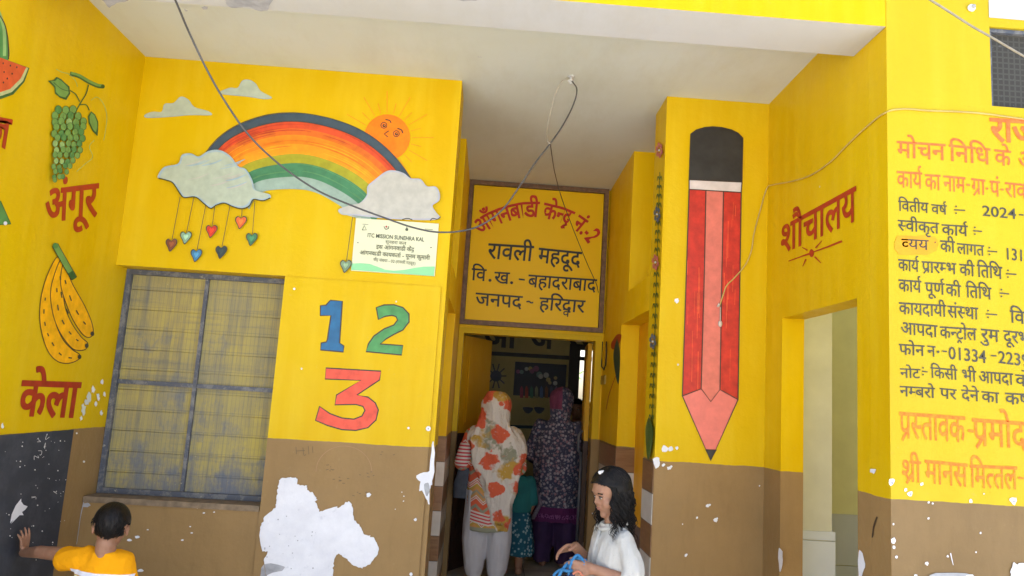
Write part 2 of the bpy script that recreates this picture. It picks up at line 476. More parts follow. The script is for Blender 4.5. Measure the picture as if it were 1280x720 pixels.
for k in range(60):
    x, y = random.uniform(4, 82), random.uniform(548, 700); p.disc((x, y), random.choice((.4, .5, .6, .9)), M['white'], n=6)
for x0, y0, s_ in ((44, 552, 5), (52, 557, 4), (46, 566, 3), (56, 546, 4), (42, 572, 3), (38, 624, 4), (66, 615, 3)):
    p.stroke([(x0+random.uniform(-s_, s_), y0+random.uniform(-s_, s_)) for _ in range(5)], .5, M['white'])
p.build('chalk_mark', board)

def fr(): return Paint('x', XL, 1)
G1, G2, G3 = paint('grape_green_paint', (118, 164, 84)), paint('leaf_green_paint', (84, 142, 76)), paint('dark_leaf_paint', (56, 98, 50))
G4 = paint('pale_grape_paint', (152, 190, 116)); OR = paint('melon_red_paint', (222, 92, 48)); CR = paint('rind_paint', (196, 200, 140))
BAN = paint('banana_paint', (255, 186, 0)); DK = M['lineblk']
p = fr()   # watermelon
p.poly([(-60, 20), (-20, -2), (2, 24), (9, 48), (10, 74), (-10, 84), (-60, 80)], G2, True)
p.stroke([(-6, 6), (4, 34), (5, 70)], 4, G4); p.stroke([(-30, 2), (-12, 40), (-16, 80)], 5, G4)
p.stroke([(-20, -2), (2, 24), (9, 48), (10, 74)], 1.4, DK)
p.poly([(-50, 70), (0, 72), (36, 85), (30, 102), (16, 118), (0, 124), (-30, 122), (-50, 110)], G3)
p.poly([(-50, 70), (0, 72), (34.5, 85), (28, 101), (14, 115), (0, 120), (-30, 119), (-50, 108)], CR)
p.poly([(-50, 70), (0, 72), (32, 84), (25, 98), (12, 111), (0, 115), (-30, 114), (-50, 104)], OR)
for x, y in ((3, 79), (12, 82), (20, 84), (4, 90), (14, 92), (8, 98), (3, 103), (-6, 84), (-10, 96)): p.disc((x, y), .9, M['ink'], n=8, ry=1.3)
p.build('painted_watermelon', fw)
p = fr(); p.text('तरबूज', [(-72, 146), (-20, 146), (3, 143), (14, 150)], 40, M['marred'], .026); p.build('painted_lettering', fw)
p = fr(); p.poly([(-30, 230), (0, 251), (13, 280), (-40, 284)], G2); p.stroke([(0, 251), (13, 280), (-20, 282)], 1.2, G3, smooth=False); p.disc((6, 279), 2.5, M['peel'], n=7); p.build('painted_leaf', fw)
p = fr()   # grapes
p.stroke([(87, 92), (98, 95), (110, 102), (121, 107), (128, 108)], 5.2, G3); p.stroke([(88, 91), (98, 94), (110, 101), (121, 106), (127, 107)], 3, G1)
p.disc((128, 108), 2.6, G3, n=10)
p.stroke([(110, 106), (107, 117), (101, 127), (93, 141)], 1.6, G3); p.stroke([(87, 113), (94, 118), (99, 127)], 1.4, G3); p.stroke([(99, 131), (107, 131), (111, 138)], 1.4, G3)
p.poly([(59, 101), (66, 100), (70, 96), (76, 99), (80, 103), (86, 108), (87, 117), (82, 125), (74, 122), (68, 117), (67, 109)], G3); p.poly([(62, 101.5), (68, 101), (71, 98), (76, 101), (80, 105), (84, 109), (85, 116), (81, 122), (74, 120), (69, 115), (68.5, 108)], G1)
p.stroke([(66, 103), (76, 111), (86, 114)], .8, G3)
p.poly([(113, 139), (118, 143), (122, 152), (122, 162), (121, 170), (115, 164), (110, 154), (109, 145)], G3); p.poly([(113.5, 141), (117, 144), (120.5, 153), (120.5, 160), (119, 165), (115, 161), (111.5, 153), (111, 146)], G1)
random.seed(11)
rows = [(137, 72, 92), (145, 66, 100), (152, 67, 104), (159, 66, 107), (166, 66, 107), (173, 66, 106), (180, 66, 104), (187, 65, 98), (194, 64, 93), (201, 64, 88), (208, 63, 84), (214, 62, 80), (220, 62, 74), (225, 61, 69)]
for ri, (y, a, c) in enumerate(rows):
    x = a + (ri % 2)*2.5; rr = 5.4 - ri*.17
    while x <= c:
        xx, yy = x+random.uniform(-1, 1), y+random.uniform(-1.2, 1.2)
        p.disc((xx, yy), rr*.86, G3, ry=rr*1.06, n=12); p.disc((xx-.3, yy-.2), rr*.74, random.choice((G1, G1, G4, G2)), ry=rr*.94, n=12); x += rr*1.75
for pts in ([(64, 86), (72, 90), (80, 92), (88, 100), (91, 108)], [(108, 125), (116, 121), (124, 130), (128, 145), (126, 165), (124, 175)], [(112, 175), (106, 183), (110, 196), (100, 205), (90, 214)]):
    p.stroke(pts, .7, G4)
p.build('painted_grapes', fw)
p = fr(); p.text('अंगूर', [(57, 238), (122, 230)], 43, M['marred'], .022, -.10); p.build('painted_lettering', fw)
p = fr()   # bananas
b1 = [(70, 322), (58, 345), (51, 370), (49, 395), (52, 418), (60, 440), (72, 452), (86, 454), (98, 449), (99, 443), (90, 437), (78, 424), (68, 400), (66, 370), (76, 330)]
b2 = [(74, 326), (63, 360), (65, 390), (74, 415), (88, 434), (98, 438), (107, 436), (109, 429), (100, 420), (88, 402), (80, 380), (78, 350), (80, 330)]
b3 = [(78, 330), (75, 355), (84, 385), (94, 406), (105, 420), (113, 421), (116, 414), (113, 400), (104, 380), (90, 355), (82, 335)]
for bb in (b1, b2, b3): p.poly(bb, BAN, True); p.stroke(bb, 1.1, DK, closed=True)
for pts in ([(56, 372), (54, 392), (57, 412), (64, 428), (76, 444), (92, 448)], [(70, 360), (72, 388), (82, 410), (94, 424), (104, 430)], [(80, 350), (88, 376), (100, 398), (110, 410)], [(74, 345), (76, 372), (86, 396)]):
    q = spline(pts, 4)
    for k in range(0, len(q)-2, 3): p.stroke([q[k], q[k+1]], 1.5, M['ink_soft'], smooth=False)
for c_ in ((98, 446), (107, 432), (114, 417)): p.disc(c_, 2.4, M['ink_soft'], ry=3, n=10)
p.stroke([(67, 306), (76, 322), (84, 336), (91, 348)], 8.6, DK, smooth=False); p.stroke([(67.6, 307), (76, 322), (84, 336), (90.5, 347)], 6.8, G1, smooth=False)
p.stroke([(86, 340), (91.5, 348.5)], 6.6, G3, smooth=False); p.disc((67.5, 307), 3.6, G2, n=12)
p.build('painted_bananas', fw)
p = fr(); p.text('केला', [(28, 476.5), (100, 479)], 42, M['marred'], .026); p.build('painted_lettering', fw)
p = fr(); random.seed(5)
for (x, y, r_) in ((127, 477, 3), (116, 487, 4), (111, 497, 6), (104, 512, 6), (101, 523, 3), (122, 496, 4), (130, 493, 3), (119, 505, 3), (126, 516, 3), (2, 533, 4), (108, 503, 5)):
    p.poly([(x+math.cos(a)*r_*random.uniform(.3, .8), y+math.sin(a)*r_*random.uniform(.5, 1.4)) for a in [k*2*PI/11 for k in range(11)]], M['peel'] if r_ < 5 else M['ceiling'])
for (x, y, r_) in ((95, 541.5, 1.2), (104, 577, 1.5)): p.disc((x, y), r_, M['peel'], n=7)
p.build('flaked_patch', fw, split=True)

# ------------------------------------------------------------------ rainbow wall
b = MB(); wx = -1.15
b.box(XL, PL, YA, 4.6, 1.998, ZC); b.box(wx, PL, YA, 4.6, -.15, 1.998); b.box(XL, wx, YA, 4.6, -.15, .765)
b.box(wx+.004, PL-.028, YA-.014, YA, -.15, 1.992)
mw = tag(b.build('mural_wall', M['wall']), 'yellow wall painted with a rainbow and the numerals 1 2 3, barred window in it', 'wall')
def mu(low=False): return Paint('y', YA-(.014 if low else 0), -1)
mr = mu()
CL, CLW = paint('cloud_grey_paint', (186, 198, 178), .1), paint('cloud_white_paint', (196, 194, 184), .1)
CLE = paint('cloud_edge_paint', (166, 190, 200), .1)
def cloud(p, pts, c, e=None, low=None):
    if e: p.poly(pts, e, True, 4); cx = sum(q[0] for q in pts)/len(pts); cy = sum(q[1] for q in pts)/len(pts)
    p.poly([(cx+(q[0]-cx)*.955, cy+(q[1]-cy)*.93) for q in pts] if e else pts, c, True, 4)
p = mu(); cloud(p, [(181, 144), (190, 140), (202, 140), (206, 130), (217, 129), (226, 121), (236, 125), (243, 134), (260, 139), (264, 144), (238, 144), (215, 146), (185, 147.5)], CL, CLE); p.build('painted_cloud', mw)
p = mu(); cloud(p, [(273, 116.5), (287, 110), (297, 110), (303, 101), (312, 100), (320, 105), (326, 114), (340, 122), (330, 124), (310, 121), (288, 119)], CL, CLE); p.build('painted_cloud', mw)
SUNO = paint('sun_orange_paint', (255, 132, 0)); RAY = paint('ray_paint', (236, 160, 0))
p = mu()
for a in range(0, 360, 15):
    aa = math.radians(a); r0, r1 = 31, (58 if a % 30 == 0 else 44)
    if 110 < a < 200: continue
    p.stroke([(484+r0*math.cos(aa), 172+r0*math.sin(aa)), (484+r1*math.cos(aa), 172+r1*math.sin(aa))], 1.1, RAY, smooth=False, taper=False)
p.disc((484, 172), 28.7, SUNO, n=36)
for ex, ey in ((480, 157), (495.5, 167.5)):
    p.disc((ex, ey), 4.2, M['ink'], ry=4.2, n=16); p.disc((ex, ey), 3.2, SUNO, n=16); p.disc((ex+.3, ey+.4), 2.1, M['ink'], n=12); p.disc((ex+.7, ey), .8, SUNO, n=8)
p.stroke([(482, 150), (487, 151), (489, 154)], 1.4, M['ink']); p.stroke([(497, 161), (502, 163), (503.5, 167)], 1.4, M['ink'])
p.stroke([(486, 164), (480.5, 168), (485, 171.5)], 1.3, M['ink'], smooth=False)
p.build('painted_sun', mw)
O_ = spline([(252, 205), (258, 192), (275, 172), (300, 156), (335, 144.5), (370, 142), (405, 147), (440, 158), (470, 175), (495, 198), (514, 224), (518, 236)], 6)
I_ = spline([(312, 262), (318, 250), (330, 240), (350, 237), (375, 237), (388, 239), (402, 244), (418, 253), (432, 262), (442, 270), (450, 278), (456, 286)], 6)
bands = [(0, .112, (66, 84, 98)), (.112, .20, (226, 82, 38)), (.20, .28, (228, 112, 28)), (.28, .40, (243, 140, 14)), (.40, .53, (250, 160, 8)), (.53, .65, (170, 166, 30)), (.65, .83, (70, 134, 92)), (.83, 1., (156, 180, 166))]
p = mu(); p.layer = 30
for k, (f0, f1, c_) in enumerate(bands):
    m_ = paint('rainbow_paint', c_, .14); i = p.mi(m_); L0 = [a.lerp(b_, f0) for a, b_ in zip(O_, I_)]; L1 = [a.lerp(b_, f1) for a, b_ in zip(O_, I_)]
    V0 = [p.mb.bm.verts.new(p.P(q)) for q in L0]; V1 = [p.mb.bm.verts.new(p.P(q)) for q in L1]
    for j in range(len(V0)-1):
        f = p.mb.bm.faces.new((V0[j], V0[j+1], V1[j+1], V1[j])); f.material_index = i
p.layer += 1
STK = [paint('brush_red_paint', (206, 66, 40)), paint('brush_orange_paint', (236, 124, 20)), paint('brush_amber_paint', (255, 176, 20)), paint('brush_green_paint', (92, 150, 96))]
random.seed(2)
for k in range(46):
    f0 = random.uniform(.13, .80); s_ = random.randint(4, 48); e_ = min(len(O_)-6, s_+random.randint(6, 22))
    if e_ - s_ < 4: continue
    mm = STK[0] if f0 < .26 else STK[random.choice((1, 2))] if f0 < .52 else STK[3] if f0 > .66 else None
    if mm: p.stroke([O_[j].lerp(I_[j], f0) for j in range(s_, e_)], random.uniform(.6, 1.4), mm, smooth=False, taper=True)
for f0 in (0., .112): p.stroke([O_[j].lerp(I_[j], f0) for j in range(len(O_))], .8, M['ink_soft'], smooth=False)
p.build('painted_rainbow', mw)
LCL = [(199, 221), (207, 210), (224, 206), (229, 195), (240, 193), (250, 197), (262, 190), (277, 189), (290, 197), (299, 209), (309, 213), (317, 227), (321, 239), (338, 244), (338, 250), (325, 251), (318, 250), (312, 258), (304, 261), (292, 259), (282, 254.5), (272, 257), (265, 261), (257, 255), (246, 247), (232, 248), (226, 241), (217, 229), (202, 225)]
p = mu(); p.layer = 110; cloud(p, LCL, CL, CLE)
p.stroke([(200, 224), (210, 226.5), (218, 230), (226, 242), (232, 248), (246, 247.5), (257, 256), (265, 261.5), (272, 257.5), (282, 255), (293, 259.5), (304, 262), (313, 258.5), (318, 250.5), (330, 252), (339, 248.5)], 1.4, paint('cloud_dark_line_paint', (70, 66, 20)))  # dark painted line along the lower edge of the cloud
random.seed(4)
for k in range(14):
    x, y = random.uniform(222, 290), random.uniform(205, 244); p.stroke([(x, y), (x+14, y-3), (x+26, y-8)], random.uniform(.8, 2), CLW if k % 2 else CLE, taper=True)
p.build('painted_cloud', mw)
RCL = [(424, 263), (437, 258), (450, 255), (459, 245), (460, 234), (470, 225), (482, 216), (492, 214), (505, 217.5), (514, 224), (526, 225), (534, 234), (545, 234.5), (550, 243), (549, 252), (541, 258), (545, 266), (550, 273), (540, 276), (495, 275), (445, 270.5), (428, 269)]
p = mu(); p.layer = 110; cloud(p, RCL, CLW, paint('cloud_lilac_paint', (184, 186, 198), .08))
p.stroke([(425, 266), (440, 271), (452, 273)], 1.2, CL); p.stroke([(538, 277), (541, 274), (547, 275), (551, 272)], 1.2, M['ink_soft']); p.stroke([(503, 275.5), (510, 274), (516, 276)], 1.2, M['ink_soft'])
p.build('painted_cloud', mw)
hearts = [(216, 306, (134, 78, 46), (227, 247)), (234, 297, (148, 186, 156), (244, 248)), (247, 319, (70, 130, 168), (259, 257)), (266, 289, (216, 62, 36), (270, 259)), (278, 315, (52, 66, 66), (289, 258)), (302.5, 278, (232, 108, 48), (304, 262)), (316, 299, (72, 128, 88), (320, 252)), (433, 332.5, (124, 150, 116), (441.5, 272))]
for hx, hy, c_, top in hearts:
    p = mu(); p.layer = 114
    p.stroke([top, (hx+1, hy-6)], .75, M['ink_soft'], smooth=False)
    hs = [(hx, hy-4.4), (hx+3.6, hy-7), (hx+7.2, hy-5), (hx+7, hy-.5), (hx+3, hy+5), (hx-2, hy+9.5), (hx-4.5, hy+4), (hx-7, hy-1), (hx-6.4, hy-5), (hx-3.4, hy-6.8)]
    p.poly(hs, M['ink_soft'], True, 4); p.poly([(hx+(a-hx)*.84, hy+(c__-hy)*.84) for a, c__ in hs], paint('heart_paint', c_), True, 4)
    p.poly([(hx+(a-hx)*.4, hy+(c__-hy)*.4) for a, c__ in hs], paint('heart_light_paint', tuple(min(255, int(v*1.25)) for v in c_)), True, 4)
    p.build('painted_heart', mw)
Z = lambda L: [(320+x/4, 360+y/4) for x, y in L]
for nm, L, c_ in (('one', [(323, 88), (350, 86), (372, 62), (432, 66), (418, 275), (440, 290), (437, 320), (323, 310), (326, 275), (352, 270), (358, 255), (375, 138), (322, 138)], (34, 104, 150)),
                  ('two', [(602, 98), (640, 85), (690, 84), (735, 98), (765, 130), (765, 170), (735, 210), (690, 232), (650, 255), (620, 280), (735, 288), (728, 335), (550, 318), (562, 280), (590, 240), (640, 205), (690, 185), (708, 160), (700, 143), (680, 137), (645, 142), (612, 158)], (78, 150, 84)),
                  ('three', [(350, 400), (625, 416), (618, 460), (505, 535), (560, 545), (597, 575), (612, 610), (600, 660), (560, 698), (500, 712), (430, 708), (360, 688), (298, 662), (318, 592), (370, 628), (430, 650), (490, 656), (530, 640), (545, 612), (535, 592), (500, 582), (395, 584), (403, 535), (525, 462), (346, 455)], (236, 84, 58))):
    p = mu(True); P_ = Z(L); p.poly(P_, paint('numeral_paint', c_, .2)); p.stroke(P_, 1.6, M['lineblk'], smooth=False, closed=True); p.build('painted_numeral', mw)
def jag(pts, n=5, a=1.6, seed=1):
    random.seed(seed); q = spline(pts, n, True)
    return [(v.x+random.gauss(0, a*.55), v.y+random.gauss(0, a*.55)) for v in q]
def lip(par, wall_y, pts, m, r=.0016):
    q = [at(x, y, 'y', wall_y)+Vector((0, -.003, 0)) for x, y in pts]; b = MB()
    b.tube(q+[q[0]], lambda t: r*(.5+.9*abs(noise.noise(Vector((t*60, 3, 1))))), 6); b.build('curled_paint_edge', m, par)
def Z2(L): return [(320+x/4, 540+y/4) for x, y in L]
p = mu(True); PK_ = jag(Z2([(120, 235), (160, 228), (205, 232), (215, 262), (250, 268), (258, 290), (300, 320), (305, 355), (325, 395), (400, 370), (415, 380), (465, 345), (485, 375), (490, 430), (520, 470), (545, 510), (590, 530), (612, 580), (590, 640), (530, 680), (480, 660), (440, 625), (410, 610), (395, 640), (385, 700), (370, 780), (100, 790), (60, 740), (40, 640), (60, 600), (30, 590), (20, 500), (40, 430), (95, 380), (100, 340), (108, 290)]), 6, 1.1, 3); p.poly(PK_, M['peel']); lip(mw, YA-.014, PK_, M['wall'])
p.poly(jag(Z2([(805, 220), (855, 200), (870, 180), (880, 60), (890, 65), (888, 200), (880, 260), (868, 290), (866, 362), (850, 330), (830, 295), (815, 290), (818, 250)]), 3, 1.0, 5), M['peel'])
p.poly(jag(Z2([(840, 265), (865, 255), (868, 300), (850, 320)]), 3, .6, 6), M['plaster_grey'])
p.poly(jag(Z2([(40, 655), (140, 672), (130, 690), (60, 712), (30, 760), (20, 740)]), 3, 1, 8), M['plaster_grey'])
random.seed(9)
for k in range(26):
    q = random.choice([(40, 460, 5), (100, 560, 5), (200, 700, 6), (330, 520, 4), (90, 570, 4)]); x, y = q[0]+random.uniform(-60, 120), q[1]+random.uniform(-40, 60)
    if 25 < x < 380 and 420 < y < 700: p.disc(Z2([(x, y)])[0], random.uniform(.3, 1.), M['plaster_grey'], n=6)
for x, y, r_ in ((565, 313, 2.6), (798, 437, 2), (740, 320, .8), (738, 345, .8), (697, 385, .6), (775, 710, 2.2), (730, 300, .6), (560, 320, 1.6)): p.poly(jag([(320+x/4+r_*math.cos(a), 540+y/4+r_*math.sin(a)) for a in (0, 1.2, 2.4, 3.6, 5)], 2, r_*.25, int(x)), M['peel'])
for x, y, r_ in ((862, 703, 3.2), (763, 700, 1.5), (193, 5, 1.5)): p.disc((320+x/4, 360+y/4), r_, M['peel'], n=9)
p.disc((320+862/4, 360+703/4), 1.1, M['plaster_grey'], n=7)
p.build('peeled_plaster', mw, split=True)
pencil_m = flat('graphite_scrawl', (.12, .085, .05), .8)
p = mu(True)
for pts in ([(200, 75), (203, 110)], [(235, 78), (240, 115), (250, 112)], [(262, 70), (265, 112)], [(283, 72), (285, 105)], [(200, 95), (245, 92)]): p.stroke(Z2(pts), .6, pencil_m)
p.stroke([Z2([(440+140*math.cos(a), 200+130*math.sin(a))])[0] for a in [PI+k*PI/9 for k in range(10)]], .8, flat('scratch', (.34, .20, .10), .8)); random.seed(6)
for k in range(26):
    x, y = random.choice([(640, 105), (520, 318), (390, 185), (430, 230), (560, 210)]); x += random.gauss(0, 26); y += random.gauss(0, 9)
    p.stroke(Z2([(x, y), (x+random.uniform(4, 14), y+random.uniform(-4, 4))]), .7, pencil_m)
p.build('scribble', mw)
sm = flat('cement_sill', (.22, .16, .10), .85, .3, 25, .3)
b = MB(); b.box(XL+.004, wx-.002, YA-.012, 4.44, .742, .772); b.build('sill', sm, mw)
p = Paint('y', YA, -1); random.seed(12)
for x, y, r_ in ((108, 631, 4), (178, 629, 1.6), (248, 633, 3.4), (262, 634, 1.2), (312, 635, 2.4), (167, 628, 5), (162, 675, 2.3), (172, 671, 2.6), (238, 658, 1), (240, 666, 1.2), (228, 675, 1.4), (255, 641, 1.2), (176, 713, 2.8), (185, 662, 1), (268, 640, 1)):
    p.poly(jag([(x+r_*1.3*math.cos(a), y+r_*.7*math.sin(a)) for a in (0, 1.2, 2.4, 3.6, 5)], 2, r_*.2, int(x)), M['peel'] if r_ < 4 else M['plaster_grey'])
for y0 in (0,): p.stroke([(106, 624), (101, 646), (99, 660), (96, 680)], 1.1, M['plaster_grey'])
p.build('paint_speck', mw, split=True)

# the window let into the rainbow wall
wm_ = N('weathered_shutter_paint', .6, .3)
x_, y_, z_ = wm_.xyz()
c = wm_.mix(wm_.ramp(wm_.noise(3.2, 5, .6), [(.35, 0.), (.65, 1.)]), (.44, .35, .08), (.30, .26, .12))
st = wm_.noise(26, 5, .7, stretch=(1, 1, .06)); st2 = wm_.noise(24, 5, .7, stretch=(.06, 1, 1))
blue = (.105, .115, .13)
c = wm_.mix(wm_.ramp(st, [(.46, 0.), (.74, .75)]), c, blue); c = wm_.mix(wm_.ramp(st2, [(.52, 0.), (.76, .55)]), c, blue)
low = wm_.m_('MULTIPLY_ADD', z_, -1.1, 1.5)
c = wm_.mix(wm_.ramp(wm_.m_('ADD', wm_.noise(5, 8, .75, stretch=(1, 1, .6)), wm_.m_('MULTIPLY', low, .20)), [(.52, 0.), (.70, .8)]), c, (.10, .125, .19))
wv = wm_.m_('PINGPONG', z_, .056); c = wm_.mix(wm_.m_('MULTIPLY', wm_.m_('LESS_THAN', wv, .0018), .3), c, (.06, .07, .08))
wh = wm_.m_('PINGPONG', x_, .011); c = wm_.mix(wm_.m_('MULTIPLY', wm_.m_('LESS_THAN', wh, .002), .28), c, (.10, .10, .11))
c = wm_.mix(wm_.ramp(wm_.noise(60, 3, .7), [(.68, 0.), (.74, .5)]), c, (.55, .52, .3))
wm_.color(c); wm_.bump(wm_.m_('ADD', st, wm_.noise(60, 3)), .3, .004); M['shutter'] = wm_.m
bf = N('worn_blue_enamel', .5, .4)
c = bf.mix(bf.ramp(bf.noise(20, 6, .75), [(.48, 0.), (.58, 1.)]), (.075, .085, .11), (.17, .17, .17)); c = bf.mix(bf.ramp(bf.noise(34, 6, .8), [(.6, 0.), (.68, .8)]), c, (.40, .38, .30)); bf.color(c); bf.bump(bf.noise(40, 4), .3, .004); M['blue'] = bf.m
X0, X1, Z0, Z1 = -2.060, -1.152, .774, 1.9965
b = MB(); b.box(X0, X1, 4.452, 4.47, Z0, Z1)
win = b.build('window', M['shutter'], mw)
b = MB(); t = .028
b.box(X0, X0+t, 4.425, 4.451, Z0, Z1); b.box(X1-t*.6, X1, 4.425, 4.451, Z0, Z1); b.box(X0+t, X1-t*.6, 4.425, 4.451, Z1-t, Z1); b.box(X0+t, X1-t*.6, 4.425, 4.451, Z0, Z0+t); b.build('frame', M['blue'], win)
b = MB(); xm = at(244, 480, 'y', 4.44).x; zm = at(240, 482, 'y', 4.44).z
b.box(xm-.010, xm+.010, 4.432, 4.4505, Z0+t+.001, Z1-t-.001); b.box(X0+t+.001, xm-.011, 4.434, 4.4505, zm-.012, zm+.012); b.box(xm+.011, X1-t*.6-.001, 4.434, 4.4505, zm-.012, zm+.012); b.build('glazing_bar', M['blue'], win)
b = MB()
for k in range(1, 11):
    z = Z0 + k*(Z1-Z0)/11
    if abs(z-zm) > .03: b.tube([(X0+t, 4.4515, z), (X1-t*.6, 4.4515, z)], .0024, 6)
b.build('louvre', M['shutter'], win)

# ------------------------------------------------------------------ passage walls, left and right alike
tm = N('dado_tile', .3, .5); x_, y_, z_ = tm.xyz()
row = tm.m_('FLOOR', tm.m_('DIVIDE', tm.m_('SUBTRACT', DADO-.01, z_), .165)); par = tm.m_('MODULO', row, 2.)
fy = tm.m_('FRACT', tm.m_('DIVIDE', tm.m_('SUBTRACT', DADO-.01, z_), .165)); fx = tm.m_('FRACT', tm.m_('DIVIDE', y_, .33))
wood = tm.mix(tm.ramp(tm.noise(16, 6, .6, stretch=(.3, .3, 2.2), dist=1), [(.3, 0.), (.7, 1.)]), (.30, .155, .06), (.19, .085, .03)); wh_ = tm.mix(tm.ramp(tm.noise(9, 4), [(.4, 0.), (.7, 1.)]), (.62, .58, .52), (.54, .49, .42))
c = tm.mix(tm.m_('GREATER_THAN', par, .5), wood, wh_)
gr = tm.m_('MAXIMUM', tm.m_('LESS_THAN', fy, .022), tm.m_('LESS_THAN', fx, .012)); c = tm.mix(gr, c, (.05, .04, .03)); tm.color(c); M['tile'] = tm.m
oy = wall_mat('orange_door_paint', (.74, .38, .004), (.085, .04, .022), .62); M['leaf'] = oy
def passage(name, sx, x0, label):
    X = lambda d: (x0, x0+sx*d) if sx > 0 else (x0-d, x0)
    b = MB(); a, c = X(.62)
    if sx > 0: b.box(a, c, 4.6, 5.33, 1.98, 2.19)
    else: b.box(a, c, 4.602, 5.33, 1.98, 2.19)
    b.box(a, c, 5.559, 6.6, 0, 1.98); b.box(a, c, 5.33, 6.6, 1.98, ZC)
    e, f = (x0+.56, x0+.62) if sx > 0 else (x0-.62, x0-.56); b.box(e, f, 4.602, 5.33, 2.19, ZC)
    o = tag(b.build(name, M['passage']), label, 'wall')
    e, f = (x0, x0+.004) if sx < 0 else (x0-.004, x0)
    b = MB(); b.box(e, f, 5.556, 6.35, 0, DADO-.012); q = (x0-.128, x0) if sx < 0 else (x0, x0+.128)
    b.box(*q, 5.552, 5.558, 0, DADO-.012); b.build('tile_dado', M['tile'], o)
    e, f = (x0+.128, x0+.17) if sx > 0 else (x0-.17, x0-.128)
    b = MB(); b.box(e, f, 4.605, 5.551, 0, 1.979); d = b.build('door', M['leaf'], o)
    return o
pr = passage('passage_wall', 1, PR, 'yellow wall beside the doorway with a painted balloon, switch plate and closed orange door')
pl = passage('passage_wall', -1, PL, 'narrow yellow wall strip with tiled foot between rainbow wall and signboard')
p = Paint('x', PR, -1)
p.poly([(767, 424), (772, 418), (777, 419), (775, 428), (770, 436), (765, 436), (764, 430)], M['marred'], True); p.poly([(772, 424), (775, 440), (775, 462), (773, 480), (769, 464), (767, 445), (769, 432)], paint('dark_teal_paint', (40, 74, 66)), True)  # red balloon and the dark teal shape painted beside it
p.stroke([(770, 470), (762, 492), (758, 512)], .8, M['marred']); p.build('painted_balloon', pr)
b = MB(); sw = at(755, 475, 'x', PR); b.box(PR-.012, PR, sw.y-.10, sw.y+.10, sw.z-.035, sw.z+.035); b.build('switch_plate', flat('old_switch', (.36, .24, .03), .5), pr)
wl = MB(); wl.tube([at(x, y, 'x', PR-.012) for x, y in ((753, 427), (752, 445), (752, 458), (755, 462), (757, 456), (758, 440), (758, 427))], .006, 6); wl.build('wire_loop', flat('dark_wire', (.03, .025, .02), .5), pr)

# ------------------------------------------------------------------ pencil pillar
b = MB(); b.box(PR, XR, YA, 4.6, -.15, ZC)
pp = tag(b.build('pencil_pillar', M['pillar']), 'broad yellow pillar with a tall painted red pencil and a floral vine on its edge', 'pillar')
b = MB(); b.box(PR-.004, PR, YA+.012, 4.598, 0, DADO-.01); b.build('tile_dado', M['tile'], pp)
def pi_(): return Paint('y', YA, -1)
PR1, PK, PW = paint('pencil_red_paint', (206, 52, 34), .22), paint('pencil_pink_paint', (226, 122, 104), .12), paint('pencil_wood_paint', (236, 126, 112), .08)
p = pi_()
sil = [(861, 225), (863, 168), (870, 163), (880, 160), (890, 159), (902, 160), (914, 163), (922, 167), (928, 173), (927, 228), (926, 241), (922, 499.5), (888, 576), (852.5, 495), (861, 237)]
p.poly([(861, 226), (863, 168), (870, 163), (880, 160), (890, 159), (902, 160), (914, 163), (922, 167), (928, 173), (927, 229)], flat('eraser_black_paint', (.030, .028, .026), .45, .25))
p.poly([(861, 225), (927, 227.5), (926, 241), (861, 237)], flat('pencil_band_paint', (.66, .58, .55), .5))
p.poly([(861, 237), (926, 241), (922, 499.5), (852.5, 495)], PR1)
p.poly([(882, 238.5), (904, 240), (899.5, 487), (888, 502), (876, 486)], PK)
p.poly([(852.5, 495), (876, 486), (888, 502), (899.5, 487), (922, 499.5), (888, 576)], PW)
p.poly([(881.5, 562), (895.5, 562.5), (888, 576)], M['ink'])
random.seed(1); HL = paint('pencil_streak_paint', (236, 92, 52), .2)
for k in range(26):
    t = random.choice((0, 1)); yy = random.uniform(250, 470); xx = random.uniform(858, 876) if t == 0 else random.uniform(905, 920)
    p.stroke([(xx, yy), (xx-.6, yy+random.uniform(10, 60))], random.uniform(.5, 1.4), HL, smooth=False, taper=True)
for L in ([(861, 225), (927, 228)], [(861, 237), (926, 241)], [(882, 238.5), (880, 340), (876, 486)], [(904, 240), (902, 340), (899.5, 487)], [(852.5, 495), (876, 486), (888, 502), (899.5, 487), (922, 499.5)], [(881.5, 562), (895.5, 562.5)]): p.stroke(L, 1.2, M['lineblk'], smooth=False)
p.stroke(sil, 1.3, M['lineblk'], smooth=False, closed=True)
p.build('painted_pencil', pp)
p = pi_(); random.seed(8)
for x, y, r_ in ((846, 376, 3), (831, 561, 4), (838, 561, 3), (829, 581, 2), (836, 585, 2.4), (839, 583, 1.4), (884, 632, 2), (887, 631, 1.4), (894, 650, 2.4), (896, 648, 1.6), (871, 647, 1.2), (857, 694, 1.8), (853, 655, .8), (858, 693, 1.2), (949, 607, .9), (846, 560, 2)):
    p.poly(jag([(x+r_*math.cos(a), y+r_*1.1*math.sin(a)) for a in (0, 1.2, 2.4, 3.6, 5)], 2, r_*.3, int(x*3)), M['peel'])
p.poly(jag([(816, 573), (823, 572), (824, 582), (820, 586), (817, 580)], 3, .8, 3), M['peel'])
p.build('paint_speck', pp, split=True)
p = Paint('x', PR, -1); FG = paint('vine_green_paint', (78, 104, 46)); PF, BF = paint('flower_pink_paint', (206, 112, 110)), paint('flower_blue_paint', (86, 104, 128))
def bx(y): return 826.5 - (y-170)*(12.2/400)
p.stroke([(bx(y), y) for y in range(215, 540, 15)], .9, FG)
for y in list(range(222, 258, 11))+list(range(278, 318, 11))+list(range(342, 415, 13))+list(range(442, 535, 13)):
    for s_ in (-1, 1):
        p.stroke([(bx(y), y+4), (bx(y)+s_*1.8, y-1.5), (bx(y)+s_*3.2, y+4.5)], 1.15, FG, taper=True)
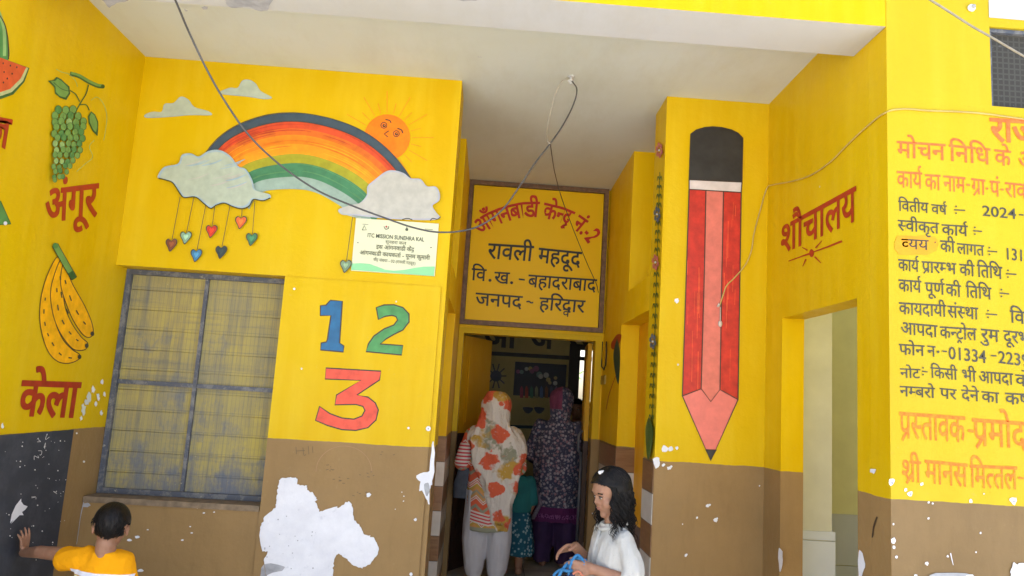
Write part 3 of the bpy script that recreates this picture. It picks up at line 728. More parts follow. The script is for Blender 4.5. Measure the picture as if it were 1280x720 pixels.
for y, m_ in ((188, PF), (268, BF), (328, PF), (427, BF)):
    for k in range(6):
        a = k*PI/3+.3; p.disc((bx(y)+3*math.cos(a), y+7*math.sin(a)), 1.5, m_, ry=3.4, rot=a-PI/2 if False else 0, n=8)
    p.disc((bx(y), y), 1.3, M['peel'], n=8)
p.poly([(814, 522), (819, 535), (819, 550), (815, 572), (812, 572), (810, 550), (810, 535)], FG, True)
p.build('painted_vine', pp)

# ------------------------------------------------------------------ doorway wall, doors and the sign board
b = MB(); dx0, dx1, dz = -.222, .862, 1.915
b.box(PL, PR, YS, 6.6, 1.96, ZC); b.box(PL, -.262, YS, 6.6, 0, 1.96); b.box(.915, PR, YS, 6.6, 0, 1.96)
dw = tag(b.build('doorway_wall', M['passage']), 'end wall of the passage with an open double door under the signboard', 'wall')
b = MB(); b.box(-.262, dx0, YS-.012, 6.56, 0, 1.96); b.box(dx1, .915, YS-.012, 6.56, 0, 1.96); b.box(dx0, dx1, YS-.012, 6.56, dz, 1.96); b.build('door_frame', M['wall'], dw)
lm = wall_mat('door_leaf_paint', (.62, .34, .004), (.050, .028, .020), 1.10); 
def leaf(hx, ang, L, sgn):
    o = empty('door', (hx, 6.565, 0)); o.parent = dw
    b = MB(); T = Matrix.Translation((hx, 6.565, 0)) @ Matrix.Rotation(ang, 4, 'Z')
    b.box(0, L, 0, .035, .01, dz-.008)
    for z0, z1 in ((.15, .62), (.72, 1.06), (1.16, 1.78)):
        b.box(.07, L-.07, -.004, 0, z0, z1); b.box(.10, L-.10, -.010, -.004, z0+.03, z1-.03)
    b.bm.transform(T); lf = b.build('panel', lm, o)
    b = MB(); b.tube([T @ Vector((L-.06, -.03, .95)), T @ Vector((L-.06, -.05, 1.0)), T @ Vector((L-.06, -.05, 1.1)), T @ Vector((L-.06, -.03, 1.15))], .009, 8); b.build('handle', flat('steel', (.3, .3, .3), .35), o)
pe = at(612, 424.5, 'z', dz)
angL = math.radians(64)
leaf(dx0+.006, angL, .53, 1)
b = MB()
o = empty('door', (dx1-.006, 6.565, 0)); o.parent = dw
T = Matrix.Translation((dx1-.004, 6.565, 0)) @ Matrix.Rotation(math.radians(86), 4, 'Z')
b.box(0, .5, 0, .035, .01, dz-.008); b.box(.07, .43, .035, .041, .15, 1.06); b.box(.07, .43, .035, .041, 1.16, 1.78); b.bm.transform(T); b.build('panel', lm, o)
b = MB(); b.tube([T @ Vector((.05, .045, .98)), T @ Vector((.05, .075, 1.02)), T @ Vector((.05, .075, 1.14)), T @ Vector((.05, .045, 1.18))], .011, 8); b.tube([T @ Vector((.02, .05, .3)), T @ Vector((.02, .05, 1.0))], .012, 8)
b.build('handle', flat('steel_bolt', (.10, .10, .11), .35), o)

SX0, SX1, SZ0, SZ1 = -.262, .912, 1.985, ZC-.004
wd = flat('varnished_wood', (.165, .092, .048), .5, .35, 30, .2); sg = N('sign_yellow', .42, .22)
sg.color(sg.mix(sg.ramp(sg.noise(1.8, 4), [(.3, 0.), (.7, 1.)]), (.86, .55, .002), (.82, .51, .002))); sg.bump(sg.noise(30, 3), .08, .004)
b = MB(); b.box(SX0+.04, SX1-.04, YS-.032, YS-.004, SZ0+.04, SZ1-.04)
sign = tag(b.build('signboard', sg.m), 'yellow wooden framed signboard with red and black Hindi lettering hung over the doorway', 'signboard')
b = MB(); t = .036
b.box(SX0, SX1, YS-.05, YS-.003, SZ1-t, SZ1); b.box(SX0, SX1, YS-.05, YS-.003, SZ0, SZ0+t); b.box(SX0, SX0+t, YS-.05, YS-.003, SZ0+t, SZ1-t); b.box(SX1-t, SX1, YS-.05, YS-.003, SZ0+t, SZ1-t); b.build('frame', wd, sign)
ps = lambda: Paint('y', YS-.032, -1, .0025)
p = ps(); p.text('अ\u093e\u0901गनबाडी के न~द$ न\u0902.-2'.replace('के न', 'केन'), [(590, 279), (602, 270.5), (614, 264), (628, 259), (644, 254.5), (660, 252.5), (676, 252.8), (692, 256), (707, 260.5), (721, 266.5), (736, 277), (746, 287), (751, 295)], 18.5, M['signred'], .022, arc=True); p.build('lettering', sign)
p = ps(); p.text('रावली', [(611, 304.5), (667, 308)], 18.5, M['ink'], .014, .05); p.build('lettering', sign); p = ps(); p.text('महदूद', [(674, 310), (727, 315.5)], 18, M['ink'], .014, .05); p.build('lettering', sign)
p = ps(); p.text('\u093fव', [(590, 335.5), (608, 337)], 14.5, M['ink'], .012); p.disc((612.5, 350.5), 1.9, M['ink']); p.text('ख', [(618.5, 340), (637, 341)], 14, M['ink'], .012); p.disc((639.5, 353.5), 1.9, M['ink']); p.dash((648.5, 349), (656, 350), 2, M['ink']); p.build('lettering', sign); p = ps(); p.text('बहादराबाद', [(661, 343.5), (746, 349.5)], 15, M['ink'], .012, .05); p.build('lettering', sign)
p = ps(); p.text('जनपद', [(595, 366), (653, 370.5)], 15, M['ink'], .012); p.stroke([(658, 377.5), (661, 376.8), (664, 378.6), (666.5, 378)], 1.8, M['ink']); p.build('lettering', sign); p = ps(); p.text('ह\u093fरद&वार'.replace('\u093fर', '\u093fर'), [(675, 372), (731.5, 376)], 15, M['ink'], .012, .05); p.build('lettering', sign)

# ------------------------------------------------------------------ toilet wall
cz = 1.97; cy0, cy1 = 3.21, 4.055
b = MB(); tx = XR+.118
q = {'+x': 1}; b.box(XR, tx, YD+.156, cy0, -.15, 3.95, 0, q); b.box(XR, tx, cy1, YA, -.15, 3.95, 0, q); b.box(XR, tx, cy0, cy1, cz-.055, 3.95, 0, q)
cr = flat('cream_limewash', (.66, .68, .62), .7, .10, 4, .2)
tw = tag(b.build('toilet_wall', [M['wall'], cr]), 'yellow side wall with a red painted Hindi word beside an open doorway', 'wall')
p = Paint('x', XR, -1); p.text('शौचालय', [(976, 285), (1070, 233.5)], (33, 42), M['marred'], .016); p.build('painted_lettering', tw)
p = Paint('x', XR, -1); p.stroke([(986, 326.5), (1004, 320), (1013, 317)], lambda t: 1+1.6*t, M['marred'], smooth=False); p.stroke([(1017, 315), (1034, 309), (1053, 301.5)], lambda t: 1.4+1.2*t, M['marred'], smooth=False); p.disc((1015, 316.5), 3, M['marred'], ry=5)
for a, c_ in (((1010, 313), (1003, 309)), ((1020, 310), (1028, 301)), ((1008, 324), (1004, 333)), ((1019, 321), (1027, 329))): p.stroke([a, c_], lambda t: 2-1.2*t, M['marred'], smooth=False)
p.build('painted_flourish', tw)
p = Paint('x', XR, -1)
for q in ([(1074, 690), (1078, 692), (1082, 705), (1079, 716), (1076, 730), (1073, 730)], [(974, 685), (978, 690), (979, 700), (976, 715), (974, 705)], [(1089, 586), (1095, 587), (1094, 591), (1089, 591)]): p.poly(jag(q, 3, .9, 4), M['peel'])
p.stroke([(1097, 646), (1093, 658), (1091, 672)], lambda t: 2.2-1.6*abs(t-.4), M['lineblk']); p.build('flaked_patch', tw, split=True)
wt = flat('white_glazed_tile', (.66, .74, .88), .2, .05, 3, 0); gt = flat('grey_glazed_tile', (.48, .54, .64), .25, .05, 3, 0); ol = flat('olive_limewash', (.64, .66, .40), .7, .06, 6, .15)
b = MB(); py = 4.42; xa, xb = at(1000, 500, 'y', py).x, at(1040, 500, 'y', py).x
b.box(tx, xb, py, py+.1, -.15, 3.5)
pt = tag(b.build('partition_wall', cr), 'cream partition wall with white tiles at its foot, seen through the toilet doorway', 'wall')
b = MB(); zt = at(1020, 664, 'y', py-.012).z; b.box(tx, xb+.015, py-.012, py-.001, -.15, zt-.052); b.box(tx, xb+.015, py-.012, py-.001, zt-.046, zt); b.build('tile_dado', wt, pt)
rs = flat('rust', (.14, .075, .03), .8, .3, 40, .3); b = MB()
for z in (zt+.09, zt+.30, 1.75): b.box(tx+.002, tx+.022, py-.022, py-.001, z, z+.07)
b.build('hinge', rs, pt)
by = 5.3; zt2 = at(1055, 643, 'y', by-.01).z
b = MB(); b.box(tx, 3.3, by, by+.1, -.15, 5.2); tb = tag(b.build('toilet_back_wall', ol), 'shaded olive wall over grey tiles deep inside the toilet doorway', 'wall')  # top raised out of view to keep the sun off the toilet interior
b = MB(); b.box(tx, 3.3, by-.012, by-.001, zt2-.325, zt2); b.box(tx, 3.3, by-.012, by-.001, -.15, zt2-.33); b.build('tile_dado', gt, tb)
b = MB(); b.box(3.3, 3.4, YD+.16, by+.1, -.15, 5.2); tag(b.build('toilet_side_wall', ol), 'outer side wall of the toilet hidden behind the notice wall', 'wall')  # unseen wall, made tall to block sun from the open toilet

# ------------------------------------------------------------------ notice wall
b = MB(); vx, vz0, vz1 = 1.967, 2.70, 3.045; y0, y1 = YD, YD+.155
b.box(XR, vx, y0, y1, -.15, 3.95, 0, {'-x': 1}); b.box(vx, 4.6, y0, y1, -.15, vz0); b.box(vx, 4.6, y0, y1, vz1, 3.95); b.box(3.0, 4.6, y0, y1, vz0, vz1)
nw = tag(b.build('notice_wall', [M['notice'], M['wall']]), 'pale yellow wall covered with lines of orange and grey Hindi notice lettering', 'wall')
vm = N('dark_wire_mesh', .6, .3); x_, y_, z_ = vm.xyz()
g_ = vm.m_('MAXIMUM', vm.m_('LESS_THAN', vm.m_('PINGPONG', x_, .012), .0035), vm.m_('LESS_THAN', vm.m_('PINGPONG', z_, .012), .0035))
c = vm.mix(g_, (.040, .036, .028), (.062, .058, .048)); c = vm.mix(vm.ramp(vm.noise(16, 7, .75), [(.6, 0.), (.7, .5)]), c, (.22, .24, .27)); vm.color(c)
b = MB(); b.box(vx+.002, 2.998, YD+.03, YD+.05, vz0+.002, vz1-.002); vn = b.build('window', vm.m, nw)
b = MB(); b.box(vx+.002, vx+.014, YD+.012, YD+.03, vz0+.002, vz1-.002); b.box(vx+.014, 2.998, YD+.012, YD+.03, vz1-.018, vz1-.002); b.build('frame', M['blue'], vn)
pn = lambda: Paint('y', YD, -1)
p = pn(); p.poly([(1236, 22), (1620, 54), (1620, -60), (1234, -60)], M['soffit']); p.build('whitewashed_patch', nw)
p = pn(); a = at(1213, 11, 'y', YD); q = MB(); q.ell(a+Vector((0, -.008, 0)), (.016, .012, .016)); q.ell(a+Vector((0, -.02, 0)), (.008, .012, .008), mi=1); q.build('wall_plug', [M['peel'], M['plaster_grey']], nw); p.mb.bm.free()
def line(items, m, name='notice_lettering', bold=.010):
    p = None
    for it in items:
        if p is None or len(it[0]) > 1 and it[0] != ':-': 
            if p: p.build(name, nw)
            p = pn()
        if it[0] == ':-': p.colon(it[1], it[2], m)
        elif it[0] == '-': p.dash(it[1], it[2], it[3] if len(it) > 3 else 1.7, m)
        elif it[0] == '.': p.disc(it[1], it[2], m, n=10)
        else: p.text(it[0], [it[1], it[2]], it[3], m, bold, it[4] if len(it) > 4 else 0)
    p.build(name, nw)
gk = M['ink_soft']; I = '\u093f'
line([('राज~य', (1237.5, 148), (1312, 153), 28)], M['pink_txt'], bold=.024)
line([('मोचन', (1121, 176.5), (1181, 180.5), 20), (I+'न'+I+'ध', (1186, 181), (1237, 186), 20), ('के', (1243, 187), (1263, 189), 19), ('अ', (1272, 190), (1292, 191), 20)], M['pink_txt'], bold=.009)
line([('कार\u094dय'.replace('र\u094dय', 'य^'), (1121, 214), (1152, 216), 20), ('का', (1156, 218), (1175, 219), 19), ('नाम', (1179, 219.5), (1206, 222), 19), ('-', (1207.5, 231), (1212, 231.5), 2.4), ('ग_ा', (1214, 223), (1231, 225), 19), ('.', (1233.5, 236), 1.5), ('प\u0902', (1237, 226), (1249, 227), 19), ('-', (1250.5, 237), (1254, 237.5), 2.2), ('राव', (1256, 228), (1282, 230.5), 18)], M['pink_txt'], bold=.007)
line([(I+'वतीय', (1122.6, 251), (1160, 254), 12.5), ('वष^', (1164, 255.5), (1183, 257), 11.5), (':-', (1192, 262.5), (1206, 263.3)), ('2024', (1227, 258), (1270, 262.5), 11.5), ('-', (1273, 268.5), (1279, 269))], gk)
line([('स~वीक\u0943त', (1122, 275), (1173, 279), 13), ('काय^', (1177, 280.5), (1209, 282.5), 13), (':-', (1216, 288.7), (1227, 289.6))], gk)
p = pn(); p.poly(jag([(1119, 298), (1130, 295), (1160, 296), (1171, 298), (1172, 310), (1164, 317), (1140, 319), (1121, 316)], 4, .9, 2), flat('fresh_yellow_paint', (.66, .30, .001), .5, .1)); p.build('overpainted_patch', nw)
line([('व~यय', (1126.5, 298.7), (1160, 300.5), 12), ('.', (1168.5, 303), .9), ('की', (1175, 300.5), (1193, 302), 14), ('लागत', (1196, 304), (1229.5, 307), 13), (':-', (1234, 314), (1246, 315)), ('131', (1255, 311), (1280, 314), 13)], gk)
line([('काय^', (1122.6, 324), (1148, 326), 14), ('प_ारम~भ', (1152, 326.6), (1194.5, 329.4), 13.5), ('की', (1199, 330), (1217.5, 331.5), 14), (I+'त'+I+'थ', (1221, 331), (1252, 334), 15), (':-', (1257, 342.3), (1270, 343.2))], gk)
line([('काय^', (1123, 349.4), (1151, 351.4), 14.5), ('पूण^', (1156, 353), (1180, 354.5), 14), ('की', (1182, 355), (1200.5, 357), 14.5), (I+'त'+I+'थ', (1207, 357), (1238.5, 360), 14.5), (':-', (1249, 366.4), (1261, 367.6))], gk)
line([('कायदायी', (1123.5, 378), (1182, 381.5), 14.5), ('स\u0902स~था', (1184, 382), (1222, 385), 14.5), (':-', (1232, 392.6), (1246, 393.6)), (I+'व', (1262, 388), (1280, 390), 15)], gk)
line([('आपदा', (1125.6, 402.7), (1171, 407), 14.5), ('कन~ट$ोल', (1174.6, 408), (1220, 411), 14.5), ('र\u0941म', (1226, 411), (1248, 413), 14.5), ('दूरभ', (1254, 413), (1286, 416), 14.5)], gk)
line([('फोन', (1123.5, 430), (1155, 432), 13), ('न', (1159, 432), (1168.5, 433), 13), ('.', (1172, 440), 1.7), ('-', (1177, 439), (1183, 439.6)), ('01334', (1185, 434.5), (1232.5, 440), 14), ('-', (1238, 444.5), (1245, 445)), ('2239', (1247, 440), (1286, 445), 13.5)], gk)
line([('नोट', (1125, 460.5), (1149.6, 461.5), 11.5), (':-', (1152, 464), (1159, 465)), (I+'कसी', (1163, 459), (1196, 462), 13), ('भी', (1201.6, 462), (1219.5, 464), 13.5), ('आपदा', (1223, 464), (1265.5, 467), 14), ('के', (1269, 468), (1287, 469.5), 14)], gk)
line([('नम~बरो', (1124.6, 482.5), (1168, 485), 12.5), ('पर', (1174.6, 485), (1195, 487), 12.5), ('देने', (1201.6, 487), (1223, 488.5), 13), ('का', (1226.6, 489), (1248, 491), 13), ('कष~ट', (1256, 491), (1295, 493), 14)], gk)
line([('प_स~तावक', (1124, 515), (1205.5, 521), 32), ('-', (1209.5, 538), (1216.5, 539.3), 3.2), ('प_मोद', (1215, 523), (1282, 528), 33)], M['orange_txt'], bold=.008)
line([('श_ी', (1126.5, 575), (1150.5, 577), 26), ('मानस', (1156, 575), (1208.5, 580), 28.5), (I+'मत~तल', (1212, 581), (1270.5, 583.5), 28), ('-', (1272, 597), (1279, 598), 2.6)], M['orange_txt'], bold=.008)
p = pn()
for x, y, r_ in ((1114, 603, 4), (1137, 617, 3.4), (1132, 612, 2), (1152, 605, 2), (1266, 626, 4.2), (1213, 626, 2.4), (1160, 648, 1.4), (1116, 676, 3.2), (1117, 684, 1.8), (1120, 696, 1.6), (1158, 704, 2.2), (1184, 695, 1.4), (1225, 666, 1.2), (1160, 628, 1.4), (1165, 629, 1.4), (1116, 655, 1.2), (1229, 617, 1), (1144, 720, 2.2), (1219, 690, 1)):
    p.poly(jag([(x+r_*math.cos(a), y+r_*1.1*math.sin(a)) for a in (0, 1.2, 2.4, 3.6, 5)], 2, r_*.3, int(x)), M['peel'])
for x, y in ((1114, 603), (1266, 626), (1137, 617)): p.disc((x+.5, y+.5), 1.3, M['plaster_grey'], n=7)
p.poly(jag([(1266, 702), (1270, 706), (1275, 703), (1290, 705), (1290, 740), (1258, 740), (1261, 722), (1263, 712)], 3, 1.2, 4), M['peel'])
p.poly(jag([(1162, 718), (1186, 716), (1216, 719), (1222, 740), (1150, 740)], 3, .8, 4), M['plaster_grey'])
p.poly(jag([(1205, 720), (1214, 718), (1218, 726), (1206, 730)], 3, .8, 4), M['peel'])
p.stroke([(1187, 691), (1189, 700), (1190.5, 706)], lambda t: 1.5-t, M['peel'])
p.build('paint_speck', nw, split=True)
b = MB(); b.box(-5, -2.302, YD, YD+.2, -.15, 3.95); tag(b.build('side_wall', M['fruit']), 'plain yellow front wall of the building beyond the fruit wall', 'wall')

# ------------------------------------------------------------------ the dark classroom behind the doorway
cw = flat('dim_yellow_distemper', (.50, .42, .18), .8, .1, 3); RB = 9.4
b = MB(); wx0, wx1, wz0, wz1 = 1.085, 1.75, 1.42, 2.04
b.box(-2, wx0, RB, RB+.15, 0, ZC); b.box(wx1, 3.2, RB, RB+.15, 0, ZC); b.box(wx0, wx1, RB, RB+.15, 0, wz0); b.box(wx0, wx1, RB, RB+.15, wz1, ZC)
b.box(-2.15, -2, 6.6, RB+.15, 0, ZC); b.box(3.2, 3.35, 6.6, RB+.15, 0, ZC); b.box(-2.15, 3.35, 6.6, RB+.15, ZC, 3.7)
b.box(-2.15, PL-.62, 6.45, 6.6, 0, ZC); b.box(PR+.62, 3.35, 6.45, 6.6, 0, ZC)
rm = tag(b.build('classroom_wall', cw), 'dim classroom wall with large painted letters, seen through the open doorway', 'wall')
pw = lambda: Paint('y', RB, -1)
p = pw(); p.text('आ', [(606, 408), (646, 411)], 24, M['ink'], .03); p.text('अ', [(664, 411), (692, 413)], 23, M['ink'], .03); p.text('उ', [(712, 413), (738, 415)], 23, M['ink'], .03); p.stroke([(600, 441), (740, 449)], 5, M['ink'], smooth=False); p.build('painted_lettering', rm)
p = pw(); dg_ = paint('dim_motif_paint', (70, 76, 100))
for k in range(10):
    a = k*PI/5; p.stroke([(620, 470), (620+13*math.cos(a), 470+16*math.sin(a))], 1.6, dg_, smooth=False)
p.disc((620, 470), 7, dg_)
for x in (660, 674): p.poly([(x-6, 509), (x+6, 510), (x+4, 515), (x, 517), (x-4, 515)], dg_, True)
p.build('painted_motif', rm)
p = Paint('y', RB, -1); p.stroke([(600, 532), (740, 536)], 4, paint('dim_teal_paint', (20, 60, 66)), smooth=False); p.build('painted_band', rm)
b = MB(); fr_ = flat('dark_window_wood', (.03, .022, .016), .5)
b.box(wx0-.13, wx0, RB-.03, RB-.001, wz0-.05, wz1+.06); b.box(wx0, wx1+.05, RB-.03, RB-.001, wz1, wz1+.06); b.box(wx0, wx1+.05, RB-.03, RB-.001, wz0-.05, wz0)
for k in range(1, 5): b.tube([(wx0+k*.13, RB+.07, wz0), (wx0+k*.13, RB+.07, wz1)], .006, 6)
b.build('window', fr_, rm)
po = at(644, 452, 'y', RB); p1 = at(706, 498, 'y', RB)
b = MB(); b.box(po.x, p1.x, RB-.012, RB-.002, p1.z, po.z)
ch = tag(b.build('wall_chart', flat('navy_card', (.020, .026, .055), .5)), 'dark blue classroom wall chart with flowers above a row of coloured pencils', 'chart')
p = Paint('y', RB-.012, -1, .002); random.seed(14)
for k in range(14):
    t = k/13; x, y = 650+46*t+random.uniform(-3, 3), 456+18*t*t+random.uniform(0, 12); m_ = paint('chart_dot_paint', random.choice(((190, 190, 190), (150, 90, 130), (200, 180, 120), (120, 150, 150))))
    p.disc((x, y), random.uniform(2, 4), m_, n=10)
for k in range(8):
    x = 652+k*6.2; m_ = paint('chart_pencil_paint', ((160, 60, 90), (190, 80, 60), (60, 120, 100), (150, 150, 120), (80, 110, 160), (140, 90, 60), (70, 80, 110), (120, 100, 140))[k])
    p.poly([(x-2, 497), (x-2, 486), (x, 482), (x+2, 486), (x+2, 497.5)], m_)
p.build('print', ch)

# ================================================================== plaque and cables
qa, qb, qc, qd = at(447, 272, 'y', YA), at(549, 281.5, 'y', YA), at(543, 346, 'y', YA), at(438, 338, 'y', YA)
b = MB(); px0, px1, pz0, pz1 = (qa.x+qd.x)/2, (qb.x+qc.x)/2, (qc.z+qd.z)/2, (qa.z+qb.z)/2
b.box(px0, px1, YA-.012, YA-.002, pz0, pz1)
plq = tag(b.build('plaque', flat('cream_vinyl', (.70, .70, .47), .4, .03, 3, 0)), 'small cream printed plaque with a green wave, screwed below the white cloud', 'plaque')
p = Paint('y', YA-.012, -1, .0015); gw = flat('mint_print', (.26, .62, .30), .45, .03, 3, 0); tk = flat('print_grey', (.10, .11, .07), .5, .1, 9, 0)
p.poly([(439.5, 329.5), (450, 329), (462, 330), (472, 333.5), (481, 337), (492, 338.5), (505, 337.5), (518, 335), (530, 333.3), (543.5, 333.2), (542.2, 345.2), (439, 337.3)], gw); p.build('printed_wave', plq)
p = Paint('y', YA-.012, -1, .0015)
p.text('ITC MISSION SUNEHRA KAL', [(459.5, 292), (530.5, 297.6)], 4.4, tk, .02)
p.text('सुनहरा कल', [(482, 300.5), (508, 302.8)], 3.6, tk, .0); p.text('इस आ\u0902गनवाडी क\u0947\u0902द$', [(470.5, 306.3), (518, 310)], 4.6, tk, .008)
p.text('आ\u0902गनवाडी कायकता^ - पूनम क\u0941मारी', [(450, 313.5), (537.5, 320.4)], 4.6, tk, .008); p.text('क\u0947\u0902द$ स\u0902ख~या - 02 (रावली महदूद)', [(467, 323), (520, 328)], 3.4, tk, .0)
p.build('printed_lettering', plq)
p = Paint('y', YA-.012, -1, .0015)
p.stroke([(453, 287.5), (455.5, 282), (458, 287.5), (453, 287.5)], .9, tk, smooth=False); p.stroke([(453, 280.2), (460.5, 280.8)], .5, tk, smooth=False); p.stroke([(480, 283), (482, 286.5), (485.5, 285.5), (486, 282.6)], 1., tk); p.disc((483, 283.4), 1.2, paint('logo_red', (180, 60, 60)))
p.disc((508.5, 287), 1.9, tk, n=10); p.stroke([(508.6, 283), (508.6, 287)], .8, tk, smooth=False); p.stroke([(531, 286.3), (541, 287.2)], .6, tk, smooth=False); p.stroke([(531, 288.3), (541, 289.2)], .6, tk, smooth=False)
for c_ in ((447.5, 303.5), (538.8, 309.6)): p.disc(c_, .8, M['ink'], n=8)
p.build('printed_logo', plq)

cabm = flat('grey_cable', (.075, .072, .07), .45, .2, 30, 0); cabl = flat('pale_cable', (.42, .38, .30), .5, .2, 30, 0); cabd = flat('dark_cable', (.035, .03, .025), .5, .2, 30, 0)
hk = at(714, 95, 'z', ZC)
def cable(name, pts, r, m, label, n=8):
    b = MB(); b.tube(spline3(pts, n), r, 7); return tag(b.build(name, m), label, 'cable')
hang = [(130, -260, 2.3), (170, -130, 2.45), (200, -40, 2.6), (219, 0, 2.75), (236, 40, 2.9), (258, 86, 3.0), (282, 128, 3.1), (312, 170, 3.2), (350, 206, 3.3), (395, 237, 3.4), (440, 257, 3.5), (480, 272, 3.55), (515, 284, 3.6), (545, 290, 3.62), (575, 289, 3.65), (602, 281, 3.68), (628, 262, 3.7), (650, 232, 3.72), (668, 205, 3.75), (688, 179, 3.78), (704, 156, 3.82), (717, 130, 3.86), (721, 112, 3.9)]
cable('power_cable', [at(x, y, 'y', Y) for x, y, Y in hang] + [hk+Vector((.006, 0, -.03)), hk+Vector((0, 0, -.015))], .0042, cabm, 'grey cable sagging across the rainbow wall up to a ceiling hook')
loop = [hk+Vector((-.005, 0, -.02)), at(702, 102, 'y', hk.y), at(694, 118, 'y', hk.y), at(687, 145, 'y', hk.y), at(683.5, 165, 'y', hk.y-.02), at(684, 176, 'y', 3.80), at(688, 180, 'y', 3.77)]
cable('cable_loop', loop, .0022, cabl, 'thin pale wire loop hanging from the ceiling hook')
wire = [at(688, 180, 'y', 3.77), at(690, 195, 'y', 4.0), at(694, 218, 'y', 4.5), at(703, 250, 'y', 5.2), at(718, 290, 'y', 5.8), at(733, 327, 'y', 6.2), at(745, 354, 'y', 6.34), at(748, 366, 'y', 6.35)]
cable('thin_wire', wire, .0028, cabd, 'thin black wire running from the ceiling loop down to the signboard')
b = MB(); b.tube([hk+Vector((0, 0, .0)), hk+Vector((0, 0, -.05))], .008, 8); b.ell(hk+Vector((0, 0, -.004)), (.022, .022, .006)); b.tube([hk+Vector((-.016, 0, -.03)), hk+Vector((.016, 0, -.03))], .007, 6); b.build('ceiling_hook', M['soffit'], ceil_o)
def near(ax, v, x, y, s): q = at(x, y, ax, v); q['xyz'.index(ax)] += s; return q
run = [near('y', YD, x, y, -.006) for x, y in ((1300, 152), (1270, 148.5), (1235, 143.5), (1200, 140.5), (1160, 139), (1135, 137), (1120, 137.5), (1112, 139))] + [Vector((XR-.006, YD+.02, at(1108, 141, 'x', XR).z))] + [near('x', XR, x, y, -.006) for x, y in ((1100, 146), (1080, 163), (1060, 182), (1040, 202), (1015, 219), (990, 227), (968, 231))] + [near('y', YA, x, y, -.008) for x, y in ((958, 236), (950, 262), (942, 292), (939, 312), (932, 330), (918, 347), (908, 357), (903, 370), (899, 383))]
cable('wall_cable', run, .0036, flat('painted_cable', (.50, .36, .10), .5, .2, 9, 0), 'thin cable tacked along the notice wall and pencil pillar, end hanging over the pencil')
b = MB(); q = near('y', YA, 899.5, 405, -.012); b.ell(q, (.012, .010, .018)); b.tube([near('y', YA, 899, 383, -.01), near('y', YA, 898, 380, -.012), near('y', YA, 896.5, 384, -.01)], .006, 6); b.tube([near('y', YA, 900, 384, -.008), q], .003, 6); tag(b.build('cable_connector', flat('dirty_plastic', (.55, .48, .40), .5)), 'small dirty white connector dangling on the pencil at the cable end', 'connector')
cable('overhead_cable', [at(x, y, 'y', Y) for x, y, Y in ((1020, -110, 2.0), (1080, -58, 2.2), (1130, -20, 2.3), (1163, 0, 2.4), (1190, 17, 2.45), (1215, 33, 2.5), (1240, 47, 2.55), (1262, 60, 2.6), (1290, 76, 2.65), (1320, 92, 2.7), (1480, 186, 2.85), (1640, 290, 2.94))], .0040, flat('weathered_cable', (.26, .23, .17), .6, .2, 30, 0), 'taut grey overhead cable crossing the dark vent window and yellow pillar top')

# greenery behind the classroom
lf = flat('sunlit_leaf', (.10, .20, .035), .5, .4, 9, 0); random.seed(21)
b = MB()
for k in range(900):
    c = Vector((random.uniform(.6, 3.2), RB+1.6+random.uniform(-.5, .5), random.uniform(-.1, 2.0)*random.uniform(.6, 1))); a = Vector((random.gauss(0, 1), random.gauss(0, 1), random.gauss(0, .6))).normalized(); s_ = a.orthogonal().normalized()
    L = random.uniform(.07, .15); b.face([c, c+a*L*.5+s_*L*.25, c+a*L, c+a*L*.5-s_*L*.25])
for k in range(7): b.tube([(1+.3*k, RB+1.6, -.15), (1+.3*k+random.uniform(-.2, .2), RB+1.6, 1.5)], .012, 6)
tag(b.build('bush', lf), 'sunlit green bush seen through the classroom window', 'bush')

b = MB(); b.box(-30, 30, -6.2, -6, -.15, 3.2); tag(b.build('bounce_wall', flat('bounce_wall_white', (.75, .74, .70), .9)), 'long white unseen wall added across the yard to bounce light', 'wall')  # unseen wall added behind the camera, bounces sunlight into the passage

# ================================================================== people
SKIN = N('brown_skin', .5, .35); SKIN.color(SKIN.mix(SKIN.ramp(SKIN.noise(30, 4), [(.35, 0.), (.7, 1.)]), (.335, .175, .105), (.275, .135, .078))); SKIN.b.inputs['Subsurface Weight'].default_value = .08; SKIN.bump(SKIN.noise(160, 3), .05, .002); SKIN = SKIN.m
n = N('black_hair', .5, .2); n.color(n.mix(n.ramp(n.noise(60, 4, .6, stretch=(1, 1, .15)), [(.35, 0.), (.7, 1.)]), (.004, .0035, .003), (.012, .009, .008))); n.bump(n.noise(120, 4, .6, stretch=(1, 1, .10)), .55, .006); HAIR = n.m
V3 = lambda *a: Vector(a)
def head(b, C, s, R, ears=True):
    def e(p_, r_): b.ell(C + R @ (V3(*p_)*s), tuple(v*s for v in r_), R, 20)
    e((0, -.06, .12), (.335, .41, .375)); e((0, .09, -.17), (.26, .265, .30)); e((0, .255, -.40), (.10, .085, .085)); e((0, .295, .11), (.22, .07, .07))
    for k in (-1, 1):
        e((.15*k, .205, -.16), (.135, .12, .135)); e((.13*k, .285, -.005), (.085, .05, .05))
        if ears: e((.335*k, -.03, -.05), (.035, .085, .125)); e((.35*k, -.05, -.01), (.03, .06, .07))
    b.cap(C+R@(V3(0, .325, .01)*s), .030*s, C+R@(V3(0, .385, -.10)*s), .040*s)
    for k in (-1, 1): e((.042*k, .36, -.118), (.034, .036, .028))
    e((0, .335, -.225), (.095, .045, .022)); e((0, .325, -.265), (.08, .045, .026)); e((0, .30, -.20), (.12, .06, .06))
